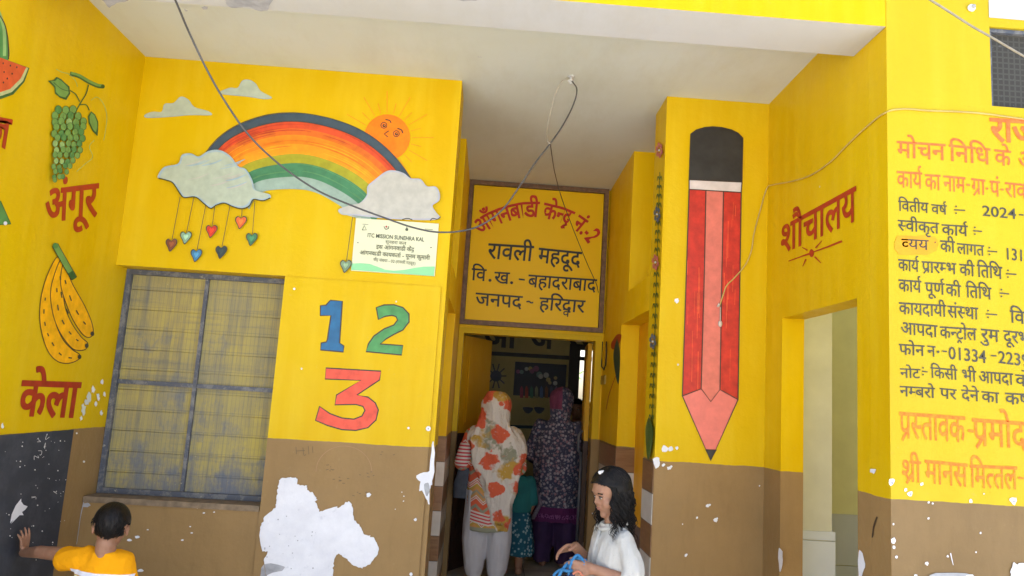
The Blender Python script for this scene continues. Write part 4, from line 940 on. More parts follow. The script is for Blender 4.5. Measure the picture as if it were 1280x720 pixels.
def eyes(par, C, s, R):
    wm, im = flat('eye_white', (.42, .39, .36), .3, .02, 9, 0), flat('iris_dark', (.012, .008, .006), .15, .05, 9, 0)
    for k in (-1, 1):
        c = C+R@(V3(.13*k, .286, -.012)*s); b = MB(); b.ell(c, (.062*s, .052*s, .030*s), R, 14); b.ell(c+R@(V3(0, .028, -.002)*s), (.030*s, .028*s, .030*s), R, 12, 1); b.build('eye', [wm, im], par)
        b = MB(); b.tube([C+R@(V3(.13*k+q, .335-abs(q)*.35, .018-abs(q)*.16)*s) for q in (-.075, -.035, 0, .035, .075)], .010*s, 6); b.build('eyelid', HAIR, par)
        b = MB(); b.tube([C+R@(V3(.13*k+q*1.25, .372-abs(q)*.55-.02, .085+.012-abs(q+.02*k)*.25)*s) for q in (-.08, -.04, 0, .04, .08)], .014*s, 6); b.build('eyebrow', HAIR, par)
    b = MB(); b.ell(C+R@(V3(0, .348, -.226)*s), (.085*s, .036*s, .018*s), R); b.ell(C+R@(V3(0, .338, -.262)*s), (.07*s, .036*s, .020*s), R); b.build('lips', flat('lip_skin', (.28, .11, .085), .45, .05, 9, 0), par)
def hand(b, w_, d, n_, thumb, L, curl=.35, spread=.10, r=.0072):
    d, n_ = d.normalized(), n_.normalized(); n_ = (n_-d*n_.dot(d)).normalized(); s_ = d.cross(n_)*thumb
    base = w_ + d*L*.50
    for k, (off, ln) in enumerate(((.21, .40), (.07, .45), (-.07, .42), (-.20, .33))):
        kn = base + s_*off*L - d*abs(off-.05)*L*.12
        b.cap(w_ + s_*off*L*.45, r*1.45, kn, r*1.2)
        p0, dd = kn, (d + s_*(off*spread*5)).normalized(); pts = [p0]; a = curl*(.9+.25*k)
        for j, f in enumerate((.42, .32, .26)):
            dd = (dd*math.cos(a) + n_*math.sin(a)).normalized(); pts.append(pts[-1]+dd*L*ln*f)
        b.chain(pts, [r*1.08, r*1.0, r*.92, r*.78], 10)
    b.cap(w_+d*L*.12, r*1.7, w_+d*L*.40, r*1.5)
    t0 = w_+d*L*.10+s_*L*.10; t1 = t0+(d*.6+s_*.75+n_*.3).normalized()*L*.24; t2 = t1+(d*.9+s_*.30+n_*.35).normalized()*L*.20; t3 = t2+(d*.95+s_*.05+n_*.35).normalized()*L*.15
    b.chain([t0, t1, t2, t3], [r*1.5, r*1.25, r*1.1, r*.85], 10)
def legs(b, hipz, floor, w_, rk, rl, foot=True, gap=1.):
    for k in (-1, 1):
        x = w_*k*gap; z1 = floor+.06
        b.chain([V3(x, 0, hipz), V3(x, .01, (hipz+floor)*.5+.02), V3(x, -.01, z1)], [rk*1.35, rk*.9, rl], 14)
        if foot: b.cap(V3(x, -.03, floor+.035), .032, V3(x*1.1, .10, floor+.025), .026); b.cap(V3(x*1.1, .09, floor+.024), .03, V3(x*1.12, .135, floor+.018), .018)
def rot(*a):
    m = Matrix.Identity(3)
    for ax, d in a: m = m @ Matrix.Rotation(math.radians(d), 3, ax)
    return m
def fold(a, fx, fz): return lambda c: a*noise.noise(Vector((c.x*fx, c.y*fx, c.z*fz))) + a*.4*noise.noise(Vector((c.x*fx*2.7+5, c.y*fx*2.7, c.z*fz*2.5)))
FL = -.15

# ---------- the boy, seen from behind, one hand on the blackboard
BY = 3.56; hc = at(139, 659, 'y', BY); bs = .196; RB_ = rot(('Z', 19), ('X', -5), ('Y', 3))
shL, shR = at(97, 695, 'y', BY), at(155, 699, 'y', BY); el = at(50, 690, 'y', BY+.07); wr = Vector((XL+.040, 0, 0)); q = at(22, 690, 'y', 3.74); wr = Vector((XL+.045, 3.735, q.z))
bx0 = hc.x; tz = shL.z
b = MB(); head(b, hc, bs, RB_); nb = Vector((bx0+.0, BY-.015, tz-.005)); b.cap(hc+V3(0, -.03, -.06), .040, nb, .044)
b.loft([((bx0, BY, .28), .098, .082), ((bx0, BY, .42), .09, .072), ((bx0, BY, .56), .105, .07), ((bx0, BY, tz-.04), .118, .06), ((bx0, BY, tz+.012), .06, .045)])
b.chain([shL, el, wr], [.034, .027, .020], 14); elR = shR+V3(.035, .0, -.17); wrR = elR+V3(.0, .04, -.14); b.chain([shR, elR, wrR], [.034, .027, .020], 14)
hand(b, wr, V3(.02, -.12, 1), V3(-1, .1, 0), -1, .115, .16, .20, .0064); hand(b, wrR, V3(0, .1, -1), V3(-1, 0, 0), 1, .10, .35, .05, .0066)
Tl = Matrix.Translation((bx0, BY, 0)); b2 = MB(); legs(b2, .30, FL, .055, .046, .030); b2.bm.transform(Tl); me_ = bpy.data.meshes.new('l'); b2.bm.to_mesh(me_); b2.bm.free(); b.bm.from_mesh(me_)
boy = tag(b.fuse('person', SKIN, None, .0042, 6), 'small boy in an orange and white T-shirt, back turned, reaching to the black painted board', 'person', kind='thing')
ts = N('orange_white_jersey', .85, .15); x_, y_, z_ = ts.xyz()
zz = ts.m_('ADD', z_, ts.m_('MULTIPLY', x_, .06)); z0 = at(104, 714, 'y', BY-.06); ref = z0.z+.06*z0.x
c = ts.ramp(ts.m_('MULTIPLY_ADD', zz, 10., .5-10*ref), [(0., (.62, .66, .58)), (.27, (.70, .40, .02)), (.31, (.74, .72, .78)), (.5, (.86, .36, .004))], 'CONSTANT')
xm_ = ts.m_('ABSOLUTE', ts.m_('SUBTRACT', x_, bx0)); c = ts.mix(ts.m_('MULTIPLY', ts.m_('GREATER_THAN', xm_, .128), ts.m_('GREATER_THAN', z_, ref-.12)), c, (.86, .36, .004)); ts.color(c); ts.bump(ts.m_('ADD', ts.m_('MULTIPLY', ts.noise(15, 4, .6, dist=1.2), 1.8), ts.noise(300, 1)), .5, .010)
b = MB(); b.loft([((bx0, BY, .24), .128, .105), ((bx0, BY, .36), .118, .095), ((bx0, BY, .52), .115, .084), ((bx0, BY, tz-.06), .120, .076), ((bx0+.002, BY-.004, tz-.010), .100, .060), ((bx0, BY-.01, tz+.030), .058, .048)])
b.chain([shL+V3(.04, 0, -.012), shL+V3(.0, 0, -.012), shL+(el-shL).normalized()*.062+V3(0, 0, -.016)], [.054, .050, .050], 16); b.chain([shR+V3(-.035, 0, -.008), shR+V3(.002, 0, -.014), shR+V3(.024, 0, -.12)], [.05, .047, .047], 16)
b.fuse('t_shirt', ts.m, boy, .0055, 3, fold(.008, 17, 11))
b = MB(); b.loft([((bx0, BY, .10), .12, .10), ((bx0, BY, .2), .125, .105), ((bx0, BY, .33), .11, .092)])
b.fuse('shorts', flat('navy_cloth', (.03, .04, .08), .85), boy, .008, 3)
def cap_hair(C, s, R, sc, keep, par, name='hair', nz=.02, tuft=0, seed=1):
    random.seed(seed); bm = bmesh.new(); bmesh.ops.create_uvsphere(bm, u_segments=72, v_segments=52, radius=1)
    bmesh.ops.delete(bm, geom=[v for v in bm.verts if not keep(v.co, random.gauss(0, .035))], context='VERTS')
    for v in bm.verts:
        u = v.co.copy(); k = 1 + nz*noise.noise(u*6) + nz*.6*noise.noise(Vector((u.x*22, u.y*22, u.z*4)))
        v.co = C + R @ (Vector((u.x*.335*sc, u.y*.41*sc*k-.06, u.z*.375*sc*k+.12))*s)
    bmesh.ops.solidify(bm, geom=bm.faces[:], thickness=.012); me = bpy.data.meshes.new(name); bmesh.ops.recalc_face_normals(bm, faces=bm.faces); bm.to_mesh(me); bm.free(); me.materials.append(HAIR); me.shade_smooth()
    return link(name, me, par)
hb = cap_hair(hc, bs, RB_, 1.13, lambda u, r: (u.z > .30+r if u.y > .55 else (u.z > -.12+r*1.6+.75*max(0, u.y-.05) if abs(u.x) > .80 else u.z > (-.86+r*1.0+.25*abs(u.x)+.75*max(0, u.y+.3)))), boy, nz=.008)
random.seed(31); b = MB()
for k in range(220):      # short tufts that break up the outline
    u = Vector((random.gauss(0, 1), random.gauss(-.35, 1), random.gauss(.45, .8))).normalized()
    if u.z > .25 or u.z < -.72+.3*abs(u.x) or (u.y > .35 and u.z < .35) or (abs(u.x) > .75 and u.z < .0): continue
    sp_ = lambda f: hc + RB_ @ (Vector((u.x*.335*f, u.y*.41*f-.06, u.z*.375*f+.12))*bs)
    t_ = (Vector((0, -.5, -1)) - u*(Vector((0, -.5, -1)).dot(u))).normalized(); t_ = (RB_ @ t_)
    b.tube([sp_(1.11), sp_(1.17)+t_*.012, sp_(1.15)+t_*.028], .0018, 5, r1=.0004)
b.build('hair_tuft', HAIR, boy)

# ---------- the girl in the white kurta, in profile
GY = 3.3; gx = at(764.5, 650, 'y', GY).x; GR = rot(('Z', 104)); GT = Matrix.Translation((gx, GY, .03)) @ GR.to_4x4()
gs = .192; gc_ = V3(.0, .012, 1.022); HR = rot(('Z', 7), ('X', -17))
Wg = lambda p_: GT @ V3(*p_)
b = MB(); head(b, gc_, gs, HR); b.cap(gc_+V3(0, -.03, -.05), .046, V3(0, -.018, .875), .047)
b.loft([((0, 0, .34), .11, .085), ((0, 0, .50), .098, .075), ((0, 0, .68), .112, .078), ((0, -.005, .82), .11, .058), ((0, -.012, .885), .055, .046)])
eL, wL = V3(-.160, -.035, .70), V3(-.085, .115, .738); eR, wR = V3(.16, -.01, .68), V3(.045, .135, .795)
b.chain([V3(-.112, -.01, .835), eL, wL], [.027, .027, .021], 14); b.chain([V3(.112, -.01, .835), eR, wR], [.027, .027, .021], 14)
hand(b, wL, V3(.25, .9, -.10), V3(.75, -.2, -.3), -1, .135, .62, .03, .0078); hand(b, wR, V3(-.30, .9, -.05), V3(-.5, -.1, -.75), 1, .13, .30, .05, .0072)
b2 = MB(); legs(b2, .40, FL-.03, .06, .052, .032); me_ = bpy.data.meshes.new('l'); b2.bm.to_mesh(me_); b2.bm.free(); b.bm.from_mesh(me_); b.bm.transform(GT)
girl = tag(b.fuse('person', SKIN, None, .0040, 5), 'girl in a white kurta with long wavy black hair, in profile, holding blue straps', 'person', kind='thing')
HM = (GT.to_3x3() @ HR); eyes(girl, GT @ gc_, gs, HM)
ku = N('white_cotton', .85, .15); ku.color(ku.mix(ku.ramp(ku.noise(7, 4), [(.35, 0.), (.7, 1.)]), (.53, .515, .475), (.44, .43, .395)))
pl_ = ku.noise(34, 3, .5, stretch=(1, 1, .07)); ku.bump(ku.m_('ADD', ku.m_('MULTIPLY', pl_, 1.4), ku.noise(200, 2)), .55, .006); KU = ku.m
b = MB(); b.loft([((0, 0, .22), .16, .12), ((0, 0, .45), .135, .10), ((0, 0, .62), .126, .088), ((0, 0, .76), .132, .080), ((0, -.006, .832), .136, .068), ((0, -.014, .868), .090, .056), ((0, -.012, .90), .060, .056)])
b.chain([V3(-.110, -.012, .845), V3(-.152, -.035, .74), eL+(wL-eL)*.12], [.042, .045, .043], 16); b.chain([V3(.112, -.012, .845), V3(.150, -.012, .74), eR+(wR-eR)*.12], [.042, .045, .043], 16)
b.bm.transform(GT); b.fuse('kurta', KU, girl, .005, 3, fold(.0085, 26, 5))
b = MB()                    # collar and front placket
for k in (-1, 1):
    b.tube([V3(.0+k*.056*math.cos(a), -.010+.058*math.sin(a), .905-.030*max(0, math.sin(a))) for a in [(-.5+q*.105)*PI for q in range(11)]], .0085, 8)
b.loft([((0, .080, .70), .012, .008), ((0, .072, .80), .012, .008), ((0, .050, .870), .012, .008)], 10)
b.bm.transform(GT); b.build('collar', KU, girl, True)
b = MB()
b.loft([((.06*k, 0, .40), .075, .08) for k in (0,)]+[((0, 0, .38), .13, .10)], 16)
for k in (-1, 1): b.loft([((.062*k, 0, -.10), .045, .05), ((.062*k, 0, .1), .06, .065), ((.06*k, 0, .38), .075, .085)], 16)
b.bm.transform(GT); b.build('trousers', KU, girl, True)
def gkeep(u, r):
    if u.y > .26+r*.3: return u.z > .02 + r*.3 + .72*(u.y-.26)
    return u.z > -.8
cap_hair(GT @ gc_, gs, HM, 1.10, gkeep, girl, 'hair', .015)
random.seed(77); b = MB()
for k in range(760):
    az = random.uniform(66, 294); side = math.radians(az)          # measured from the face
    lock = int(az/9); lr = random.Random(lock*13+k % 5); f = 1.08+random.uniform(-.01, .035)
    pts = []; a0 = math.radians(random.uniform(4, 26)); a1 = math.radians(96)
    for j in range(8):
        ph = a0+(a1-a0)*j/7; sw_ = side - math.copysign(math.radians(26)*(1-j/7)**1.3, 180-az)
        u = Vector((-math.sin(sw_)*math.sin(ph), math.cos(sw_)*math.sin(ph), math.cos(ph)))
        wv_ = 1+.022*math.sin(j*1.5+lr.uniform(0, 6))*(j/7)
        pts.append(gc_ + HR @ (Vector((u.x*.335*f*wv_, u.y*.41*f*wv_-.06, u.z*.375*f+.12))*gs))
    d = pts[-1]-gc_; out_ = Vector((d.x, d.y, 0)).normalized(); front = az < 108 or az > 252
    ln = (lr.uniform(.12, .19) if front else lr.uniform(.15, .25))*random.uniform(.85, 1.1)
    amp = lr.uniform(.007, .013)*random.uniform(.8, 1.2); wl_ = lr.uniform(.055, .085); ph0 = lr.uniform(0, 6)+random.gauss(0, .7); tn = Vector((-out_.y, out_.x, 0))
    drift = Vector((lr.gauss(0, .008), (-.012 if front else -.03)+lr.gauss(0, .010), 0))+Vector((random.gauss(0, .004), random.gauss(0, .004), 0)); squeeze = -.030 if not front else -.002
    for j in range(1, 19):
        t = j/18; L_ = ln*t
        pts.append(pts[7] + Vector((0, 0, -L_)) + out_*(squeeze*t + amp*math.cos(2*PI*L_/wl_+ph0)*min(1, t*4)) + tn*amp*math.sin(2*PI*L_/wl_+ph0)*min(1, t*4) + drift*t)
    b.tube(pts, lambda t: .0021*(1-.8*max(0, t-.6)/.4), 4)
for k in range(170):          # the parted front, combed from the crown down over the temples
    sgn = random.choice((-1, 1)); t0 = random.uniform(0, 1); pts = []
    for j in range(9):
        q = j/8; ph = math.radians(12+30*t0 + (62-18*t0)*q); az_ = math.radians(8+58*q**.8+26*(1-t0)*q)*sgn
        u = Vector((-math.sin(az_)*math.sin(ph), math.cos(az_)*math.sin(ph), math.cos(ph))); f = 1.115+random.uniform(0, .018)
        pts.append(gc_ + HR @ (Vector((u.x*.335*f, u.y*.41*f-.06, u.z*.375*f+.12))*gs))
    b.tube(pts, lambda t: .0020*(1-.5*t), 4)
b.bm.transform(GT); b.build('hair_strand', HAIR, girl)
b = MB()
for k in range(4): b.ell(GT @ (gc_ + HR @ (V3(-.12+.03*k, .20-.05*k, .50-.012*k)*gs)), .0075)
b.build('hair_clip', flat('white_clip', (.75, .72, .68), .3, .05, 9, 0), girl)

# ---------- the straps and pouch in her hands
bl, nv = flat('blue_strap', (.025, .16, .34), .6, .2, 60), flat('navy_pouch', (.018, .028, .07), .75, .3, 20, .3)
hx = GT @ (wL + V3(.03, .075, -.01))
def gp(x, y, dy=0): return at(x, y, 'y', hx.y+dy)
b = MB(); b.loft([(tuple(gp(716, 790)), .055, .035), (tuple(gp(716, 765)), .075, .045), (tuple(gp(717, 738)), .07, .04), (tuple(gp(720, 721)), .045, .028), (tuple(gp(724, 712)), .02, .018)], 20)
bag = tag(b.fuse('drawstring_bag', nv, None, .006, 3, fold(.005, 30, 12)), 'navy pouch with blue straps held by the girl in white', 'bag')
for L in ([(731, 704), (722, 698), (712, 702), (703, 712), (696, 726)], [(731, 706), (716, 706), (704, 711), (694, 717), (690, 728)], [(729, 700), (722, 694), (716, 700), (712, 712), (711, 730)], [(733, 700), (725, 706), (721, 716), (722, 730)], [(703, 712), (711, 714), (720, 712), (728, 712)]):
    b = MB(); b.tube(spline3([gp(x, y, random.uniform(-.02, .02)) for x, y in L], 6), .0062, 7); b.build('strap', bl, bag)
b = MB(); b.tube(spline3([gp(x, y, -.03) for x, y in ((716, 718), (722, 714), (727, 718), (731, 724))], 6), .004, 6); b.build('cord', flat('coral_cord', (.5, .16, .09), .7), bag)

# ---------- woman in the coral flowered dupatta
def adult(T, H, fl, armL, armR, R, voxel=.008, w_=1.):
    b = MB(); s = H*.140; C = V3(0, .015, fl+H-s*.52); head(b, C, s, R)
    sz = fl+H*.80; b.cap(C+V3(0, -.03, -.06), .052, V3(0, -.02, sz+.03), .055)
    b.loft([((0, 0, fl+H*.44), .15*w_, .12), ((0, 0, fl+H*.52), .16*w_, .12), ((0, 0, fl+H*.62), .125*w_, .095), ((0, 0, fl+H*.72), .14*w_, .105), ((0, -.005, sz-.03), .165*w_, .08), ((0, -.015, sz+.035), .07, .055)])
    for arm, k in ((armL, -1), (armR, 1)):
        b.chain(arm, [.046, .037, .027], 14); d = arm[2]-arm[1]; hand(b, arm[2], d, V3(-k, 0, 0), -k if False else k, .165, .3, .04, .0095)
    b2 = MB(); legs(b2, fl+H*.48, fl, .085, .065, .038); me_ = bpy.data.meshes.new('l'); b2.bm.to_mesh(me_); b2.bm.free(); b.bm.from_mesh(me_)
    b.bm.transform(T); return b, C, s, sz
W1Y = 6.12; w1x = at(616, 560, 'y', W1Y).x; W1 = Matrix.Translation((w1x, W1Y, 0)); H1 = at(617, 491, 'y', W1Y).z-.012
aL = [V3(-.165, -.01, H1*.80-.03), V3(-.225, .0, H1*.80-.24), V3(-.16, .18, H1*.80-.20)]; aR = [V3(.165, -.01, H1*.80-.03), V3(.215, .02, H1*.80-.26), V3(.10, .2, H1*.80-.30)]
b, C1, s1, sz1 = adult(W1, H1, 0., aL, aR, rot(('X', -8)))
w1 = tag(b.fuse('person', SKIN, None, .007, 5), 'woman seen from behind in a white dupatta with big coral flowers and pale trousers', 'person', kind='thing')
W_, CO, OC, SG = (.66, .62, .55), (.66, .13, .065), (.52, .33, .07), (.30, .31, .22)
def floral(name, sc, petals, base, c1, c2, c3, seedv=0.):
    n = N(name, .85, .12); v = n.scale(n.pos(), (1, .45, 1)); o = n.new('ShaderNodeVectorMath', operation='ADD'); n.set(o.inputs[0], v); o.inputs[1].default_value = (seedv, seedv*.7, seedv*1.3); v = o.outputs[0]
    wob = n.new('ShaderNodeTexNoise'); wob.inputs['Scale'].default_value = sc*2.2; wob.inputs['Detail'].default_value = 3; n.set(wob.inputs['Vector'], v)
    q = n.new('ShaderNodeVectorMath', operation='MULTIPLY_ADD'); n.set(q.inputs[0], wob.outputs['Color']); q.inputs[1].default_value = (petals/sc,)*3; n.set(q.inputs[2], v)
    d1 = n.vor(sc, q.outputs[0]); 
    c = n.mix(n.ramp(n.noise(sc*.7, 3, .5, q.outputs[0]), [(.58, 0.), (.63, 1.)]), base, c3)
    c = n.mix(n.ramp(n.noise(sc*.62, 2, .5, n.scale(q.outputs[0], (1, 1, 1.4))), [(.57, 0.), (.62, 1.)]), c, c2)
    c = n.mix(n.ramp(d1, [(.36, 1.), (.42, 0.)]), c, c1)
    c = n.mix(n.ramp(n.vor(sc*5, q.outputs[0]), [(.16, .35), (.28, 0.)]), c, base)
    n.color(c); n.bump(n.m_('ADD', n.m_('MULTIPLY', n.noise(17, 3, .5, stretch=(1, 1, .22), dist=.6), 5.), n.noise(60, 4)), .75, .012); return n
DUP = floral('coral_floral_voile', 6.2, .75, W_, CO, OC, SG, 1.7).m
n = N('chevron_print', .85, .12); x_, y_, z_ = n.xyz()
zz = n.m_('ADD', z_, n.m_('MULTIPLY', n.m_('PINGPONG', n.m_('ADD', x_, 3.), .055), .85)); ph = n.m_('FRACT', n.m_('DIVIDE', zz, .27))
c = n.ramp(ph, [(0., CO), (.20, SG), (.30, CO), (.44, W_), (.47, CO), (.50, W_), (.53, (.55, .3, .12)), (.62, SG), (.68, (.60, .30, .10)), (.76, OC), (.84, W_), (.87, CO), (.9, W_), (.93, CO), (.96, W_)], 'CONSTANT')
hem = n.ramp(n.m_('FRACT', n.m_('MULTIPLY', n.m_('ADD', z_, n.m_('MULTIPLY', n.m_('ABSOLUTE', n.m_('SUBTRACT', x_, w1x)), -.18)), 42.)), [(0., (.60, .10, .10)), (.5, W_)], 'CONSTANT')
hz = at(615, 662, 'y', W1Y).z
c = n.mix(n.m_('LESS_THAN', n.m_('ABSOLUTE', n.m_('SUBTRACT', n.m_('ADD', z_, n.m_('MULTIPLY', n.m_('ABSOLUTE', n.m_('SUBTRACT', x_, w1x)), -.18)), hz+.085)), .042), c, hem)
c = n.mix(n.m_('LESS_THAN', z_, hz+.03), c, SG); n.color(c); n.bump(n.m_('ADD', n.noise(20, 4), n.noise(260, 2)), .3, .006); KURT = n.m
b = MB(); b.loft([((-.0, 0, hz-.004), .178, .14), ((-.0, 0, hz+.12), .176, .14), ((0, 0, H1*.46), .176, .14), ((0, 0, H1*.56), .168, .13), ((0, 0, H1*.66), .16, .12), ((0, 0, H1*.74), .175, .118), ((0, -.005, sz1-.015), .18, .09), ((0, -.015, sz1+.04), .09, .07)], 28)
b.chain(aL[:2]+[aL[1]+(aL[2]-aL[1])*.25], [.062, .058, .052], 14); b.chain(aR[:2]+[aR[1]+(aR[2]-aR[1])*.4], [.062, .058, .052], 14)
b.bm.transform(W1); b.fuse('kurta', KURT, w1, .009, 4, fold(.010, 9, 3))
sl_ = N('striped_sleeve', .85, .12); z_ = sl_.xyz()[2]; sl_.color(sl_.ramp(sl_.m_('FRACT', sl_.m_('MULTIPLY', z_, 38.)), [(0., (.58, .08, .09)), (.5, W_)], 'CONSTANT'))
b = MB(); b.chain([aL[0].lerp(aL[1], .45), aL[0].lerp(aL[1], .98)], [.066, .062], 16); b.bm.transform(W1); b.fuse('sleeve_band', sl_.m, w1, .007, 3)
b = MB(); b.loft([((0, 0, H1*.45), .165, .13), ((0, 0, H1*.54), .16, .125)], 20)
for k in (-1, 1): b.loft([((.082*k, -.005, .075), .052, .06), ((.086*k, -.005, .14), .075, .08), ((.09*k, 0, .34), .096, .10), ((.08*k, 0, H1*.5), .10, .115)], 20)
b.bm.transform(W1); b.fuse('trousers', flat('pale_grey_cotton', (.52, .52, .54), .85, .06, 8, .2), w1, .008, 4, fold(.009, 20, 3))
b = MB()
for k in (-1, 1): b.loft([((.082*k, -.005, .068), .056, .064), ((.083*k, -.005, .092), .058, .066)], 18)
b.bm.transform(W1); b.build('trouser_cuff', flat('ochre_cuff', OC, .8), w1, True)
b = MB(); e_ = lambda c_, r_, R=None: b.ell(C1+V3(*c_), r_, R, 24)
e_((.0, -.025, .018), (.113, .118, .118)); b.cap(C1+V3(0, -.035, -.02), .110, V3(.0, -.03, sz1+.02), .125)
b.ell(V3(.0, -.02, sz1-.03), (.205, .115, .085), None, 24); b.ell(V3(-.12, -.01, sz1-.04), (.085, .10, .09), rot(('Y', 20)), 20); b.ell(V3(.17, -.01, sz1-.10), (.095, .10, .15), rot(('Y', -14)), 20)
b.loft([((.085, -.105, H1*.30), .06, .020), ((.08, -.125, H1*.40), .085, .024), ((.068, -.13, H1*.52), .130, .03), ((.035, -.12, H1*.64), .195, .034), ((.02, -.10, sz1-.06), .20, .045), ((.0, -.075, sz1+.02), .15, .05)], 24)
b.ell(V3(.205, -.04, sz1-.20), (.055, .075, .15), rot(('Y', 12)), 20)
for k, (xa, xb) in enumerate(((-.16, .03), (-.10, .06), (-.04, .09), (.03, .11), (.10, .13), (.17, .15))):
    b.tube(spline3([(xa*.55, -.085, sz1+.05), (xa, -.105, sz1-.06), ((xa+xb)/2, -.135, H1*.60), (xb, -.140, H1*.46), (xb*.9, -.122, H1*.34)], 6), lambda t: .016+.010*t, 8)
for k in range(4): b.tube(spline3([(-.10+.06*k, -.075-.015*(k % 2), sz1+.10), (-.13+.085*k, -.10, sz1+.02), (-.15+.10*k, -.11, sz1-.07)], 5), .015, 8)
b.bm.transform(W1); b.fuse('dupatta', DUP, w1, .008, 5, lambda c: .020*noise.noise(Vector((c.x*11+c.z*4, c.y*9, c.z*2.2)))+.009*noise.noise(Vector((c.x*26+c.z*9, c.y*20, c.z*5))))
b = MB(); p0 = W1 @ aL[1] + V3(.0, .03, -.02)
hbx = at(580, 602, 'y', W1Y+.02)
b.loft([((hbx.x, hbx.y, hbx.z-.125), .075, .035), ((hbx.x+.005, hbx.y, hbx.z-.02), .085, .045), ((hbx.x+.012, hbx.y, hbx.z+.10), .06, .03)], 18)
hbg = tag(b.fuse('handbag', flat('slate_bag', (.055, .065, .085), .7, .2, 20, .2), None, .008, 3), 'slate grey cloth handbag hanging at the side of the woman in coral flowers', 'bag')
b = MB(); b.tube(spline3([(hbx.x-.03, hbx.y, hbx.z+.09), W1 @ aL[1]+V3(-.02, .02, .02), W1 @ aL[1]+V3(.03, .06, .03), (hbx.x+.05, hbx.y+.02, hbx.z+.09)], 6), .008, 6); b.build('strap', flat('slate_strap', (.05, .055, .07), .7), hbg)

# ---------- woman in the dark patterned shawl
W2Y = 7.0; w2x = at(697, 580, 'y', W2Y).x; W2 = Matrix.Translation((w2x, W2Y, 0)) @ rot(('Z', -8)).to_4x4(); H2 = at(699, 485, 'y', W2Y).z-.015
aL2 = [V3(-.165, -.01, H2*.80-.03), V3(-.24, .03, H2*.80-.27), V3(-.17, .20, H2*.80-.36)]; aR2 = [V3(.165, -.01, H2*.80-.03), V3(.22, .03, H2*.80-.28), V3(.10, .20, H2*.80-.30)]
b, C2, s2, sz2 = adult(W2, H2, 0., aL2, aR2, rot(('Z', -25), ('X', -6)))
w2 = tag(b.fuse('person', SKIN, None, .008, 5), 'woman seen from behind in a dark floral shawl with purple border, inside the doorway', 'person', kind='thing')
sh = N('dark_floral_shawl', .85, .12); z_ = sh.xyz()[2]
d = sh.vor(36, sh.scale(sh.pos(), (1, .6, 1))); cc = sh.vor(36, sh.scale(sh.pos(), (1, .6, 1)), 'Color')
pt_ = sh.mix(sh.ramp(sh.xyz(cc)[0], [(.3, 0.), (.7, 1.)]), (.33, .30, .33), (.27, .16, .19))
c = sh.mix(sh.ramp(d, [(.34, 1.), (.50, 0.)]), (.060, .060, .095), pt_); c = sh.mix(sh.ramp(sh.vor(60), [(.22, .8), (.34, 0.)]), c, (.25, .24, .27))
bz = at(697, 632, 'y', W2Y).z; c = sh.mix(sh.m_('LESS_THAN', z_, bz), c, (.10, .022, .085)); c = sh.mix(sh.m_('LESS_THAN', sh.m_('ABSOLUTE', sh.m_('SUBTRACT', z_, bz-.075)), .018), c, sh.mix(sh.ramp(sh.noise(90, 1), [(.45, 0.), (.55, 1.)]), (.06, .01, .06), (.22, .07, .19)))
c = sh.mix(sh.m_('MULTIPLY', sh.m_('GREATER_THAN', z_, C2.z-.06), sh.m_('LESS_THAN', sh.xyz()[0], w2x+.0)), c, (.20, .055, .10)); sh.color(c); sh.bump(sh.m_('ADD', sh.m_('MULTIPLY', sh.noise(15, 3, .5, stretch=(1, 1, .22), dist=.6), 5.), sh.noise(60, 4)), .7, .012)
hz2 = at(697, 651, 'y', W2Y).z
b = MB(); e_ = lambda c_, r_: b.ell(C2+V3(*c_), r_, None, 24); e_((0, -.025, .018), (.108, .12, .122)); b.cap(C2+V3(0, -.035, -.02), .104, V3(0, -.03, sz2+.03), .085)
b.loft([((.0, -.0, hz2), .205, .17), ((.0, -.0, hz2+.15), .205, .17), ((0, 0, H2*.52), .215, .17), ((0, 0, H2*.66), .215, .16), ((0, -.005, sz2-.11), .205, .145), ((0, -.01, sz2-.01), .15, .11), ((0, -.02, sz2+.05), .085, .085)], 28)
for A_, k in ((aL2, -1), (aR2, 1)): b.chain([A_[0], A_[1], A_[1].lerp(A_[2], .5)], [.07, .072, .06], 14)
b.bm.transform(W2); b.fuse('shawl', sh.m, w2, .008, 5, lambda c: .018*noise.noise(Vector((c.x*10, c.y*9, c.z*2.5)))+.007*noise.noise(Vector((c.x*24, c.y*20, c.z*6))))
b = MB(); b.loft([((-.185, -.15, hz2+.02), .02, .012), ((-.12, -.172, bz+.03), .02, .012), ((-.20, -.13, bz+.22), .018, .012)], 12); b.bm.transform(W2); b.build('shawl_border', flat('lilac_trim', (.17, .15, .19), .8, .3, 60), w2, True)
b = MB(); b.loft([((0, 0, H2*.40), .165, .135), ((0, 0, H2*.50), .16, .125)], 20)
for k in (-1, 1): b.loft([((.092*k, -.005, .045), .075, .08), ((.10*k, -.005, .12), .09, .095), ((.10*k, 0, .34), .105, .11), ((.08*k, 0, H2*.46), .10, .115)], 20)
b.bm.transform(W2); b.fuse('trousers', flat('aubergine_cotton', (.040, .016, .060), .85, .2, 8, .2), w2, .009, 4, fold(.010, 18, 3))

